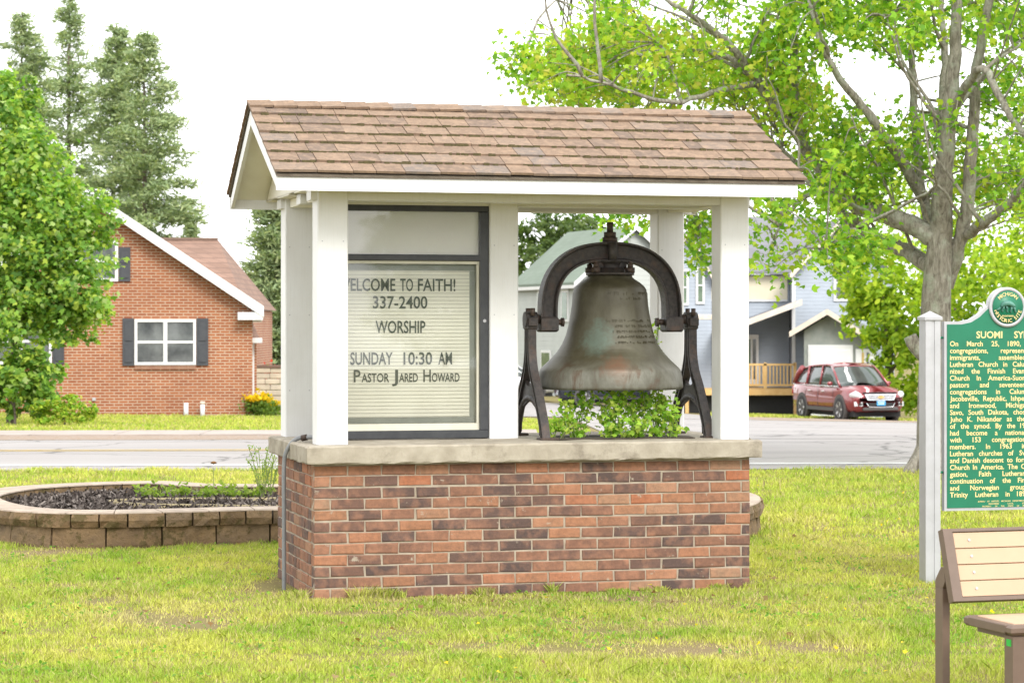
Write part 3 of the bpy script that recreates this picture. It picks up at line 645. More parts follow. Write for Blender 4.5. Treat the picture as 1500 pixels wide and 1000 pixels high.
# planting pocket and climbing weeds under the bell
pk = MB(); pk.prism([(1.62,.28),(2.55,.26),(2.6,.55),(2.5,.80),(1.75,.82),(1.60,.6)], 'z', SLZ1+.006, SLZ1+.011); pk.build('planting_pocket', M['soil'], sh)
rg = np.random.default_rng(21)
VINEPAL = [(.26,.45,.05),(.34,.52,.065),(.19,.36,.04),(.42,.55,.09),(.45,.54,.10)]
vlabels = ['short pale weed at the left edge of the planting under the bell', 'leafy green vine left of centre under the bell', 'tall leafy vine under the middle of the bell', 'bushy leafy vine right of centre under the bell', 'slender leafy vine near the right bell stand', 'yellow-green vine touching the right bell stand', 'low weed trailing on the slab edge beneath the bell']
for i, (s, d, hgt, nst, spread) in enumerate(((1.66,.40,.16,5,.10), (1.82,.46,.36,7,.11), (2.02,.42,.37,8,.13), (2.22,.44,.37,8,.13), (2.36,.48,.36,6,.08), (2.45,.42,.27,5,.05), (2.12,.34,.12,7,.2))):
    o = thing('vine_plant', vlabels[i], 'plant', L(s, d, SLZ1+.01), TH, 'weeds growing in the slab under the bell')
    st = MB(); C = []
    for k in range(nst):
        a = rg.uniform(0, 6.28); e = Vector((math.cos(a)*spread*rg.uniform(.3,1), math.sin(a)*spread*.6, hgt*rg.uniform(.6,1.05)))
        b0 = Vector((math.cos(a)*.03, math.sin(a)*.03, -.01)); p = [b0, b0.lerp(e,.35)+Vector((rg.normal()*.02, rg.normal()*.02, .02)), b0.lerp(e,.7)+Vector((rg.normal()*.02, 0, .0)), e]
        sp = smoothpath(p, 4); st.tube(sp, [.004-.0025*j/(len(sp)-1) for j in range(len(sp))], 5)
        for j in range(int(hgt*70)+7):
            q = sp[rg.integers(1, len(sp))]; C.append([q.x+rg.normal()*.026, q.y+rg.normal()*.026, max(.012, q.z+rg.normal()*.02)])
    st.build('stem', M['stem'], o); C = np.array(C)
    bulk('leaves', leaves(C, .038, MAPLE, rg, .3, .3, np.array([[0,-.6,.3]])), 8, M['leaf'], o, leafcols(len(C), VINEPAL, rg), kind='stuff')
o = thing('tall_weed', 'thin upright weed rising behind the bell beside the back right column', 'plant', L(2.52, .98, SLZ1+.001), TH)
st = MB().tube(smoothpath([(0,0,0),(.01,0,.3),(0,.01,.6),(.02,0,.78)], 4), .004, 5); st.build('stem', M['stem'], o)
C = np.array([(rg.normal()*.012, rg.normal()*.012, z) for z in np.linspace(.2,.78,60)]); bulk('leaves', leaves(C, .04, OVAL, rg, .5), 6, M['leaf'], o, leafcols(60, VINEPAL, rg), kind='stuff')
# conduit and outlet box on the shelter
c_ = thing('electrical_conduit', 'thin grey conduit bending over the slab edge down to the lawn', 'conduit', L(-.085, .62), TH)
MB().tube(smoothpath([(0,0,-.1),(0,0,.5),(0,0,.78),(.012,-.02,.88),(.06,-.06,.955),(.13,-.10,.972),(.24,-.30,.985),(.30,-.42,1.03)], 5), .0135, 10).build('pipe', M['pvc'], c_)
q = MB(); q.cyl((.10,-.083,.966),(.13,-.10,.972),.02,10); q.build('coupling', M['bolt'], c_)
ob = thing('outlet_box', 'small grey weatherproof outlet box behind the front left column', 'outlet box', L(.10, .30), TH)
MB().bbox(0,.10,0,.06,1.10,1.26,.006).build('box', M['pvc'], ob); MB().bbox(-.03,-.001,.01,.05,1.12,1.16,.004).build('cover', M['alu'], ob); MB().bbox(-.03,-.001,.01,.05,1.19,1.23,.004).build('cover', M['alu'], ob)
# ---------------------------------------------------------------- raised flower bed
BED = [(-4.55,20.3),(-4.1,19.15),(-3.57,18.62),(-3.04,18.55),(-2.5,18.70),(-1.83,18.92),(-.6,18.9),(.8,18.72),(1.62,18.92),(1.99,19.9),(1.93,21.0),(1.2,21.75),(-.5,22.0),(-2.1,21.95),(-2.72,22.0),(-3.05,22.32),(-3.4,22.38),(-4.0,22.05),(-4.45,21.4)]
def closed(pts, step):
    n = len(pts); P = []
    for i in range(n):
        p = [Vector((*pts[(i+k-1) % n], 0)) for k in range(4)]
        for j in range(24):
            t = j/24; P.append(.5*((2*p[1])+(p[2]-p[0])*t+(2*p[0]-5*p[1]+4*p[2]-p[3])*t*t+(3*p[1]-p[0]-3*p[2]+p[3])*t**3))
    d = [0]
    for i in range(len(P)): d.append(d[-1]+(P[(i+1) % len(P)]-P[i]).length)
    def f(s):
        s %= d[-1]; i = max(0, min(len(P)-1, int(np.searchsorted(d, s, 'right'))-1)); u = (s-d[i])/max(1e-9, d[i+1]-d[i]); return P[i].lerp(P[(i+1) % len(P)], u)
    return f, d[-1]
fb, per = closed(BED, .1)
bed = thing('flower_bed', 'kidney-shaped raised bed of tan retaining blocks filled with dark mulch', 'flower bed', (0,0,0))
def inward(s):
    a = fb(s-.05); b = fb(s+.05); t = (b-a).normalized(); return Vector((-t.y, t.x, 0))
def blocks(name, z0, z1, lens, dep, mat, out=0, rough=.012, seed=0):
    rr = random.Random(seed); s = 0
    while s < per-.05:
        l = rr.choice(lens); 
        if per-s-l < .15: l = per-s
        mb = MB(); nseg = 3; g = .006; V = []; c0 = fb(s+l/2)
        for k in range(nseg+1):
            q = s+g+(l-2*g)*k/nseg; p = fb(q); n = inward(q)
            for zz in (z0, (z0+z1)/2, z1):
                bulge = rough*rr.uniform(-.6, 1)+(rough if zz == (z0+z1)/2 else 0); V.append(p-n*(out+bulge)+Vector((0,0,zz+.0))-c0)
            V.append(p+n*dep+Vector((0,0,z1))-c0); V.append(p+n*dep+Vector((0,0,z0))-c0)
        Fc = []
        for k in range(nseg):
            for j in range(5): a = k*5+j; c = k*5+(j+1) % 5; Fc.append((a, a+5, c+5, c))
        Fc += [tuple(range(5)), tuple(nseg*5+j for j in range(4,-1,-1))]
        o = mb.add(V, Fc).build(name, mat, bed); o.location = c0; s += l
blocks('wall_block', -.1, .158, (.42,.42,.30,.42), .2, M['block'], 0, .012, 1)
blocks('cap_block', .160, .262, (.21,.21,.36,.21,.28), .30, M['block'], .025, .014, 2)
# smooth tan walking top of the cap course
s = 0; rr = random.Random(8)
while s < per-.05:
    l = rr.choice((.36,.42,.30)); l = per-s if per-s-l < .15 else l; c0 = fb(s+l/2); V = []
    for k in range(4):
        q = s+.004+(l-.008)*k/3; p = fb(q); n = inward(q); V += [p-n*.02-c0+Vector((0,0,.2625)), p+n*.31-c0+Vector((0,0,.2625)), p+n*.31-c0+Vector((0,0,.272)), p-n*.016-c0+Vector((0,0,.272))]
    Fc = [(k*4+j, k*4+4+j, k*4+4+(j+1) % 4, k*4+(j+1) % 4) for k in range(3) for j in range(4)]+[(0,1,2,3),(15,14,13,12)]
    o = MB().add(V, Fc).build('cap_slab', M['cap'], bed); o.location = c0; s += l
inner = [fb(per*k/120)+inward(per*k/120)*.25 for k in range(120)]
q = MB(); q.add([(p.x,p.y,.185) for p in inner], [tuple(range(120))]); q.build('mulch_bed', M['soil'], bed)
ip = [(p.x, p.y) for p in inner]; rg = np.random.default_rng(4)
C = sample_poly(ip, 14000, rg); C = np.c_[C, .19+rg.uniform(0,.035,len(C))]
chip = np.array([(-.5,-.5),(.5,-.5),(.5,.5),(-.5,.5)])*np.array([.26,1.2])
bulk('mulch_chips', leaves(C, .055, chip, rg, .35), 4, M['mulch'], bed, leafcols(len(C), [(.04,.032,.028),(.065,.053,.047),(.10,.083,.073),(.16,.137,.122)], rg), kind='stuff')
ed = smoothpath([(-3.25,20.3,.2),(-3.35,20.5,.2),(-3.1,20.75,.2),(-2.4,20.8,.2)], 4); ed = [Vector((-1.2,19.9,.2)), Vector((-2.2,19.95,.2)), Vector((-3.0,20.1,.2))]+ed+[Vector((-1.2,20.85,.2))]
eo = thing('edging_strip', 'curved yellowish edging strip lying in the dark mulch', 'edging', (0,0,0))
q = MB(); 
for a, b2 in zip(ed[:-1], ed[1:]): q.bar(a+Vector((0,0,.01)), b2+Vector((0,0,.01)), .016, .04)
q.build('strip', M['edging'], eo)
WEED = [(.20,.29,.05),(.26,.34,.07),(.30,.35,.09),(.16,.24,.04)]
def weed(loc, hgt, nst, spread, leaf, label, n=14, pal=WEED, tmpl=OVAL, group='weeds in the flower bed', flower=None):
    o = thing('weed_plant', label, 'weed', loc, 0, group); st = MB(); C = []
    for k in range(nst):
        a = rg.uniform(0,6.28); e = Vector((math.cos(a)*spread*rg.uniform(.2,1), math.sin(a)*spread*rg.uniform(.2,1), hgt*rg.uniform(.6,1.05))); p = smoothpath([(0,0,-.03), e*.5+Vector((0,0,hgt*.12)), e], 4)
        st.tube(p, .003, 4); C += [[*(p[rg.integers(1,len(p))]+Vector((rg.normal(), rg.normal(), rg.normal()))*leaf*.6)] for j in range(n)]
    st.build('stem', M['stem'], o); C = np.array(C); C[:,2] = np.maximum(C[:,2], .01)
    bulk('leaves', leaves(C, leaf, tmpl, rg, .4), len(tmpl), M['leaf'], o, leafcols(len(C), pal, rg), kind='stuff')
    if flower is not None:
        fl = MB(); e = Vector((0,0,hgt)); fl.lathe([(0,-.012),(.022,-.004),(.03,.004),(.012,.014),(0,.016)], 10, e); fl.build('flower_head', flower, o)
    return o
wl = ['low weed at the rounded end of the edging strip in the mulch', 'second low weed from the left in the edged mulch', 'third low weed from the left in the edged mulch', 'fourth low weed from the left in the edged mulch', 'low weed in the mulch nearest the conduit']
for i, px in enumerate((228, 265, 300, 335, 368)):
    p = onground(px, 731-2*(i % 2), .2); weed((p.x, p.y, .19), .11, 9, .18, .045, wl[i], 18)
p = onground(383, 731, .2); weed((p.x, p.y, .19), .46, 13, .15, .02, 'tall feathery weed standing in the bed beside the conduit', 42)
p = onground(395, 728, .2); weed((p.x, p.y, .19), .36, 8, .12, .02, 'shorter feathery weed half hidden by the brick base corner', 36)
bro = pm('dry_flower', (.16,.075,.02), None, 20, .8, 0)
p = onground(313, 731, .2); weed((p.x, p.y, .19), .32, 1, .004, .02, 'dry brown flower head on a thin stalk in the bed', 4, flower=bro)
# ---------------------------------------------------------------- historical marker
yel = pm('yellow_petals', (.75,.48,.03), None, 20, .6, 0)
MK = Vector((2.732, 16.069, 0)); mk = thing('historical_marker', 'green historical marker plate with cream lettering and round medallion on silver posts', 'sign', MK, TH)
for s in (0, 1.075):
    q = MB(); w = .052; q.prism([(s-w,-w),(s-.012,-w),(s-.010,-w+.006),(s+.010,-w+.006),(s+.012,-w),(s+w,-w),(s+w,w),(s-w,w)], 'z', -.2, 1.715); po = q.build('post', M['alu'], mk)
    q = MB(); w = .062; q.add([(s-w,-w,1.716),(s+w,-w,1.716),(s+w,w,1.716),(s-w,w,1.716),(s-w,-w,1.735),(s+w,-w,1.735),(s+w,w,1.735),(s-w,w,1.735),(s,0,1.775)], [(3,2,1,0),(0,1,5,4),(1,2,6,5),(2,3,7,6),(3,0,4,7),(4,5,8),(5,6,8),(6,7,8),(7,4,8)]); q.build('post_cap', M['alu'], po)
    for z in (.72, 1.60): MB().cyl((s+(.052 if s == 0 else -.052),0,z),(s+(.10 if s == 0 else -.10),0,z),.008,8).build('bracket', M['green'], mk)
def markpoly(ins):
    x0, x1 = .092+ins, .983-ins; zb_, zs = .468+ins, 1.706-ins; cx = .537; cz, r = 1.80, .132-ins; P = [(x0,zb_),(x1,zb_),(x1,zs)]
    right = [(cx+.33,zs),(cx+.26,zs+.014),(cx+.20,zs+.048),(cx+.16,zs+.085)]; P += [(a-ins*.3, b) for a, b in right]
    for k in range(15):
        t = R(4)+(math.pi-R(8))*k/14; P.append((cx+r*math.cos(t), cz+r*math.sin(t)))
    P += [(2*cx-a+ins*.3, b) for a, b in right[::-1]]+[(x0,zs)]; return P
q = MB(); q.prism(markpoly(0), 'y', -.022, .022); q.build('plate_border', M['alu'], mk)
q = MB(); q.prism(markpoly(.019), 'y', -.026, -.0225); plate_ = q.build('plate', M['green'], mk)
md = MB().lathe([(0,-.012),(.130,-.012),(.132,.0),(.130,.008),(.112,.010),(.110,.004),(0,.004)], 44).build('medallion_ring', M['alu'], mk); md.location = (.537,-.03,1.80); md.rotation_euler = (R(90),0,0)
md2 = MB().lathe([(0,.0),(.109,.0),(.109,.005),(0,.006)], 44).build('medallion', M['green'], mk); md2.location = (.537,-.0345,1.80); md2.rotation_euler = (R(90),0,0)
def arc_text(body, r, a_mid, size, flip, parent):
    gl = [(ch, textmesh(ch, .012) if ch != ' ' else None) for ch in body]; adv = [.62 if ch not in 'I ' else (.34 if ch == 'I' else .5) for ch in body]; tot = sum(adv)*size
    a = a_mid+(tot/2/r)*(1 if not flip else -1)
    for (ch, me), w in zip(gl, adv):
        w *= size; am = a-(w/2/r)*(1 if not flip else -1); a -= (w/r)*(1 if not flip else -1)
        if me is None: continue
        c = np.zeros(len(me.vertices)*3, np.float32); me.vertices.foreach_get('co', c); c = c.reshape(-1,3); x = (c[:,0]-(c[:,0].min()+c[:,0].max())/2)*size; z = (c[:,1]-.36)*size
        rot = am-math.pi/2 if not flip else am+math.pi/2; o = np.zeros_like(c); o[:,0] = .537+r*math.cos(am)+x*math.cos(rot)-z*math.sin(rot); o[:,2] = 1.80+r*math.sin(am)+x*math.sin(rot)+z*math.cos(rot); o[:,1] = -.0425
        me.vertices.foreach_set('co', o.reshape(-1)); me.update(); link('medallion_letter', me, M['gold'], parent)
arc_text('MICHIGAN', .088, R(90), .034, False, mk); arc_text('HISTORIC SITE', .088, R(270), .034, True, mk)
text('registered_line', 'REGISTERED', .495, .579, 1.738, .010, -.0425, M['gold'], mk, .02)
# the small four-legged animal in relief at the centre of the medallion
q = MB(); q.tube(smoothpath([(.485,-.046,1.80),(.505,-.047,1.822),(.54,-.047,1.825),(.565,-.047,1.815),(.585,-.046,1.803)], 4), [.006,.010,.013,.016,.018,.019,.019,.019,.019,.018,.018,.017,.016,.014,.012,.010,.006], 8)
for a, b2, c2, d2 in ((.505,1.812,.492,1.776),(.522,1.81,.528,1.772),(.56,1.805,.552,1.77),(.574,1.803,.586,1.772)): q.tube([(a,-.045,b2),((a+c2)/2+.004,-.046,(b2+d2)/2),(c2,-.045,d2),(c2+.008,-.045,d2-.003)], [.010,.008,.006,.005], 6)
q.tube([(.485,-.045,1.80),(.465,-.045,1.785),(.452,-.045,1.783)], [.007,.008,.004], 6); q.build('animal_relief', M['wolverine'], mk)
# the part of the text the photograph shows: what is read, | what only completes the word cut by the frame
lines = ['On March 25, 1890,', 'congregations, represent|ing', 'immigrants, assembled', 'Lutheran Church in Calu|met', 'nized the Finnish Evang|elical', 'Church In America-Suom|i', 'pastors and seventeen', 'congregations in Calum|et', 'Jacobsville, Republic, Ishpe|ming', 'and Ironwood, Michiga|n', 'Savo, South Dakota, chos|e', 'Juho K. Nikander as the', 'of the synod. By the 19', 'had become a national', 'with 153 congregation|s', 'members. In 1963 it', 'Lutheran churches of Sw|edish', 'and Danish descent to for|m', 'Church In America. The C', 'gation, Faith Lutheran', 'continuation of the Fin|nish', 'and Norwegian group', 'Trinity Lutheran in 189']
def words(body, x0, x1, z0, capz, y, mat, parent, bold):
    tail = body.split('|')[1] if '|' in body else ''; vis = body.split('|')[0].split(); ws = body.replace('|', '').split(); ms = [textmesh(w, bold) for w in ws]; ex = []
    for me in ms:
        c = np.zeros(len(me.vertices)*3, np.float32); me.vertices.foreach_get('co', c); c = c.reshape(-1,3); ex.append((c[:,0].min(), c[:,0].max(), c))
    k = capz/.73; wd = [b-a for a, b, c in ex]; n = len(ws)-1
    tw_ = sum(wd[:-1])+wd[-1]*len(vis[-1])/len(ws[-1]); gmin = .25*k
    kx = min(k, (x1-x0-n*gmin)/tw_); gap = (x1-x0-tw_*kx)/max(n, 1); x = x0
    for me, (a, b, c) in zip(ms, ex):
        o = np.zeros_like(c); o[:,0] = x+(c[:,0]-a)*kx; o[:,2] = z0+c[:,1]*k; o[:,1] = y; me.vertices.foreach_set('co', o.reshape(-1)); me.update(); link('word', me, mat, parent); x += (b-a)*kx+gap
for i, t in enumerate(lines): words(t, .13, .635 if i == 0 else .668, 1.545-i*.0449, .034, -.0275, M['gold'], plate_, .016)
words('SUOMI SYNOD', .318, .80, 1.598, .046, -.0275, M['gold'], plate_, .018)
for i, (t, a, b2) in enumerate((('BUREAU OF HISTORY, MICHIGAN DEPARTMENT OF STATE', .33, .745), ('REGISTERED LOCAL SITE', .405, .67), ('PROPERTY OF THE STATE OF MICHIGAN', .36, .715))): words(t, a, b2, .522-i*.0165, .010, -.0275, M['gold'], plate_, .012)
# ---------------------------------------------------------------- bench
bn = thing('bench', 'brown metal bench with tan slatted back and seat, cut by the frame edge', 'bench', (2.037, 10.03, 0), R(18))
BL = 1.75
def yz(poly, name, mat, x0, x1, parent=bn): return MB().prism(poly, 'x', x0, x1).build(name, mat, parent)
bz0, bz1, by0, by1 = .498, .800, .488, .588
def bk(t, off=0): # point on the back plane, t from 0 (bottom) to 1 (top), off = towards the sitter
    ux, uz = by1-by0, bz1-bz0; l = math.hypot(ux, uz); return (by0+ux*t-off*uz/l, bz0+uz*t+off*ux/l)
for x in (0, BL-.045): yz([bk(-.0,.0), bk(1,.0), bk(1,-.045), bk(0,-.045)], 'back_frame_stile', M['benchframe'], x, x+.045)
for t0, t1 in ((0,.055),(.955,1)): yz([bk(t0,-.001), bk(t1,-.001), bk(t1,-.043), bk(t0,-.043)], 'back_frame_rail', M['benchframe'], .0452, BL-.0452)
for i in range(4):
    t0 = .065+i*.2225; t1 = t0+.2075; sl_ = yz([bk(t0,-.004), bk(t1,-.004), bk(t1,-.030), bk(t0,-.030)], 'back_slat', M['slat'], .048, BL-.048)
    for x in (.12, .52, .95, 1.35, 1.63):
        y1_, z1_ = bk((t0+t1)/2, -.0055); y2_, z2_ = bk((t0+t1)/2, .0); MB().cyl((x,y1_,z1_),(x,y2_,z2_),.006,8).build('screw', M['alu'], sl_)
for x in (.02, BL-.05):
    lg = MB().bbox(x-.02, x+.015, .588, .655, -.05, .545, .004).build('rear_leg', M['benchframe'], bn)
    yz([(.655,.543),(.655,.575),(.602,.635),(.578,.635),(.567,.575),(.588,.545)], 'arm_bracket', M['benchframe'], x-.02, x+.015, lg)
    yz([(.566,.55),(.592,.55),(.612,.645),(.585,.645)], 'rubber_mount', M['rubber'], x+.0155, x+.032, lg)
    fl_ = MB().bbox(x+.0, x+.06, .02, .09, -.05, .405, .004).build('front_leg', M['benchframe'], bn)
    MB().bbox(x-.0022, x+.0, .035, .07, .36, .388, .0005).build('sticker', M['sticker'], fl_) if x < 1 else None
    MB().cyl((x-.002,.055,.20),(x+.002,.055,.20),.008,8).build('bolt', M['alu'], fl_)
    MB().box(x+.02, x+.05, .0902, .355, .385, .407).build('seat_support', M['benchframe'], bn)
for x in (.02, BL-.05): MB().box(x-.018, x+.013, .0902, .587, .03, .08).build('foot_rail', M['benchframe'], bn)
MB().bbox(0,BL,.0,.05,.408,.45,.012).build('seat_frame_rail', M['benchframe'], bn); MB().bbox(0,BL,.36,.40,.408,.45,.01).build('seat_frame_rail', M['benchframe'], bn)
for x in (0, BL-.04): MB().bbox(x,x+.04,.0505,.3595,.41,.449,.004).build('seat_frame_end', M['benchframe'], bn)
for i in range(3): MB().bbox(.042,BL-.042,.053+i*.103,.053+i*.103+.098,.42,.4525,.003).build('seat_slat', M['slat'], bn)
# ---------------------------------------------------------------- big maple
mp = thing('maple_tree', 'big maple with lichened grey limbs and yellow-green leaves at the road edge', 'tree', (0,0,0))
MY = 28.4
def T(px, py, dy=0): return at(px, py, MY+dy)
tr = MB()
limb(tr, [T(1370,715), T(1368,670), T(1369,560), T(1371,450), T(1374,390), T(1378,340), T(1380,290), T(1383,255)], .225, .105, 14)
for k in range(6): # root flare
    a = k*1.05+.3; b0 = T(1372,640); tr.tube(smoothpath([b0, Vector((b0.x+math.cos(a)*.2, b0.y+math.sin(a)*.2, .12)), Vector((b0.x+math.cos(a)*.42, b0.y+math.sin(a)*.42, -.06))], 3), [.2,.17,.15,.13,.11,.08,.05], 8)
limb(tr, [T(1355,520), T(1340,505), T(1333,492)], .1, .075, 9)
tro = tr.build('trunk', M['bark'], mp)
sk_ = []                      # skeleton points for hanging twigs on
def LB(pts, r0, r1, n=8): q = MB(); p = limb(q, [T(*t) for t in pts], r0, r1, n, 4, .01); sk_.extend(p); q.build('limb', M['bark'], mp); return p
LB([(1374,350,0),(1345,334,.1),(1300,315,.3),(1255,300,.5),(1220,275,.6),(1195,238,.8),(1165,185,.9),(1163,90,1.0),(1156,0,1.2),(1150,-90,1.2)], .125, .04, 10)
LB([(1368,395,.1),(1330,368,.6),(1285,350,1.2),(1245,322,1.6),(1225,302,2.0),(1180,250,2.6),(1130,210,3.2)], .10, .04)
LB([(1165,190,.9),(1130,150,.7),(1100,105,.6),(1070,68,.4),(1030,35,.2),(985,5,0),(950,-20,0)], .075, .018)
LB([(1110,125,.6),(1060,130,.2),(1000,150,-.2),(940,140,-.4),(880,120,-.8),(830,110,-1)], .04, .012)
LB([(1090,100,.6),(1040,75,1),(960,85,1.4),(890,70,1.6),(820,80,1.8),(765,105,2)], .04, .01)
LB([(1378,350,0),(1381,270,-.2),(1389,190,-.4),(1396,110,-.5),(1402,40,-.5),(1405,-80,-.5)], .125, .05, 10)
LB([(1390,190,-.4),(1408,140,-.8),(1440,100,-1.2),(1470,150,-1.5),(1500,200,-1.7),(1540,240,-1.8)], .06, .025)
LB([(1384,240,-.3),(1381,150,.3),(1384,80,.6),(1380,0,.8)], .07, .03)
LB([(1370,350,0),(1354,300,.4),(1345,230,.8),(1338,140,1.2),(1335,60,1.4),(1330,-40,1.5)], .075, .03)
LB([(1352,290,.4),(1315,225,.2),(1275,170,0),(1230,115,-.2),(1200,60,-.4),(1185,0,-.4)], .075, .02)
LB([(1385,420,.1),(1405,360,.0),(1417,290,-.2),(1424,190,-.4),(1432,100,-.5),(1450,0,-.6),(1470,-80,-.6)], .095, .04, 10)
LB([(1408,350,0),(1440,325,-.5),(1478,298,-1.0),(1520,250,-1.5),(1580,200,-2)], .07, .03)
LB([(1300,315,.3),(1270,325,-.3),(1240,345,-.9),(1210,365,-1.3)], .035, .01)
LB([(1220,275,.6),(1180,290,.2),(1150,320,-.1),(1135,360,-.3)], .035, .01)
LB([(1150,210,1),(1090,240,1.5),(1040,290,1.8),(1020,340,2.0)], .035, .01)
rg = np.random.default_rng(33)
q = MB(); base_sk = list(sk_)      # thinner bare branches criss-crossing the crown
for k in range(46):
    a = base_sk[rg.integers(6, len(base_sk))]; dr_ = Vector((rg.normal()*.9-.25, rg.normal()*.5, abs(rg.normal())*.8+.25)).normalized(); l = rg.uniform(.8, 2.0)
    p_ = limb(q, [a, a+dr_*l*.5+Vector((rg.normal()*.1, 0, .05)), a+dr_*l+Vector((rg.normal()*.2, 0, rg.normal()*.15))], .026, .007, 5, 4, .012); sk_.extend(p_[3:])
q.build('branches', M['bark'], mp, kind='stuff')
GRN = [(.21,.39,.045),(.27,.45,.05),(.34,.49,.055),(.13,.28,.035),(.41,.49,.06)]
YEL = [(.32,.47,.05),(.40,.51,.055),(.26,.43,.045),(.46,.49,.07),(.19,.35,.04),(.46,.43,.09)]
regions = [  # polygon in photo px, clumps, depth mean, depth spread, palette
 ([(790,72),(815,62),(850,52),(900,35),(960,42),(1050,52),(1130,75),(1195,120),(1200,255),(1150,200),(1095,162),(830,162),(800,125)], 195, 1.9, 1.3, YEL),
 ([(738,88),(770,82),(792,98),(788,125),(765,142),(742,112)], 7, 1.8, .3, GRN),
 ([(870,5),(935,-30),(925,25),(880,40)], 8, .5, .5, GRN), ([(1028,-10),(1072,-20),(1068,28),(1040,22)], 6, 0, .4, GRN),
 ([(1060,20),(1120,40),(1160,-40),(1215,-60),(1230,70),(1180,110),(1120,80)], 40, .5, 1.2, GRN),
 ([(1160,-70),(1520,-70),(1530,90),(1440,75),(1400,60),(1330,85),(1250,62),(1215,70)], 112, .9, 1.4, GRN),
 ([(1195,165),(1255,165),(1280,215),(1340,175),(1400,170),(1395,225),(1335,260),(1300,300),(1235,300),(1200,312),(1188,262)], 66, .9, 1.1, GRN),
 ([(1110,255),(1200,260),(1210,330),(1180,330),(1150,395),(1128,392),(1098,330)], 13, .2, .8, GRN), ([(998,300),(1046,300),(1046,375),(1030,398),(1005,345)], 12, 1.9, .4, GRN),
 ([(1170,345),(1215,338),(1285,325),(1288,380),(1255,392),(1215,395),(1200,372)], 14, -1.1, .4, GRN), ([(880,300),(950,300),(948,340),(900,318)], 7, 2, .4, GRN),
 ([(1440,110),(1530,60),(1560,320),(1470,300),(1430,250),(1440,180)], 50, .6, 1.3, GRN), ([(1395,210),(1440,200),(1450,300),(1405,330)], 16, 1.2, .6, YEL),
 ([(1180,-80),(1250,-260),(1500,-330),(1760,-260),(1900,-40),(1880,180),(1700,280),(1540,250),(1530,-70)], 190, 0, 2.6, GRN)]
tw = MB(); LV = []; LC = []
skn = np.array([tuple(p) for p in sk_])
for poly, n, dm, ds, pal in regions:
    P = sample_poly(poly, n, rg)
    for (px, py) in P:
        dy = dm+rg.normal()*ds; c = np.array(T(px, py, dy)); k = rg.integers(34, 62); sg = rg.uniform(.11,.22)
        C = c+rg.normal(size=(k,3))*np.array([sg, sg, sg*.8]); LV.append(leaves(C, .082, MAPLE, rg, .35, .6)); LC.append(leafcols(k, pal, rg))
        j = np.argmin(np.sum((skn-c)**2, 1)); a = Vector(skn[j]); b2 = Vector(c)
        if (b2-a).length < 2.6: tw.tube(smoothpath([a, a.lerp(b2,.5)+Vector((0,0,.10)), b2], 3), [.012,.011,.010,.008,.007,.005,.004], 4, False)
        for _ in range(2): tw.tube([b2, b2+Vector(tuple(rg.normal(size=3)*.18))], [.004,.002], 3, False)
tw.build('twigs', M['bark'], mp, kind='stuff')
bulk('crown', np.concatenate(LV), 8, M['leaf'], mp, np.concatenate(LC), kind='stuff')
# ---------------------------------------------------------------- other trees and shrubs
def leafy(name, label, base, blobs, trunk_r, leafsize, pal, n, rng, tmpl=OVAL, droop=.4, group=None, shell=.55, stems=None):
    """trunk + limbs to each leaf mass + leaves; blobs: (centre, radii, share)"""
    o = thing(name, label, 'shrub' if 'shrub' in name else 'tree', base, 0, group); tb = MB(); B = Vector(base)
    ctr = sum((Vector(b[0]) for b in blobs), Vector())/len(blobs)-B
    if trunk_r:
        top = Vector((ctr.x*.4, ctr.y*.4, ctr.z*.55)); limb(tb, [Vector((0,0,-.15)), top*.5+Vector((.05,0,0)), top], trunk_r, trunk_r*.7, 9)
        for b in blobs: limb(tb, [top*.8, top.lerp(Vector(b[0])-B,.5)+Vector((0,0,.15)), Vector(b[0])-B], trunk_r*.4, trunk_r*.08, 6)
        tb.build('trunk', M['darkbark'], o)
    LV = []; LC = []
    for c, r, sh_ in blobs:
        m = int(n*sh_); d = rng.normal(size=(m,3)); d /= np.linalg.norm(d, axis=1, keepdims=True); rad = rng.uniform(shell, 1, (m,1))**.7
        # clumpy: snap part of the points towards random clump centres
        nc = max(4, m//34); cc = rng.normal(size=(nc,3)); cc /= np.linalg.norm(cc, axis=1, keepdims=True); cc *= rng.uniform(shell, 1.05, (nc,1))
        idx = rng.integers(0, nc, m); pts = np.where(rng.random((m,1)) < .86, cc[idx]+rng.normal(size=(m,3))*.10, d*rad)
        P = np.array(c)-np.array(base)+pts*np.array(r); LV.append(leaves(P, leafsize, tmpl, rng, .5, droop, pts*.7)); LC.append(leafcols(m, pal, rng))
    bulk('crown', np.concatenate(LV), len(tmpl), M['leaf'], o, np.concatenate(LC), kind='stuff'); return o
rg = np.random.default_rng(5); TY = 46
def B(px, py, dy, rx, ry, rz, shv, Y=TY): c = at(px, py, Y+dy); return ((c.x, c.y, c.z), (rx, ry, rz), shv)
LIND = [(.17,.32,.06),(.23,.39,.07),(.30,.44,.075),(.11,.22,.05),(.40,.49,.08),(.36,.46,.16)]
base = groundat(15, TY); leafy('linden_tree', 'dense round leafy tree in front of the brick house', tuple(base),
  [B(2,185,0,.8,.9,.95,.10), B(30,258,-.4,1.1,1.1,1.0,.16), B(102,325,0,.85,1.0,.75,.13), B(20,330,-.9,1.4,.9,1.1,.16), B(100,415,-.4,1.0,1.0,.8,.14), B(30,440,-.6,1.3,1.0,.9,.14), B(90,470,.2,.95,.9,.55,.07), B(-60,300,0,1.6,1.3,1.8,.08), B(-50,450,0,1.2,1.1,1.0,.05), B(20,150,.2,.55,.5,.55,.04)], .10, .115, LIND, 20000, rg, MAPLE, .7, None, .35)
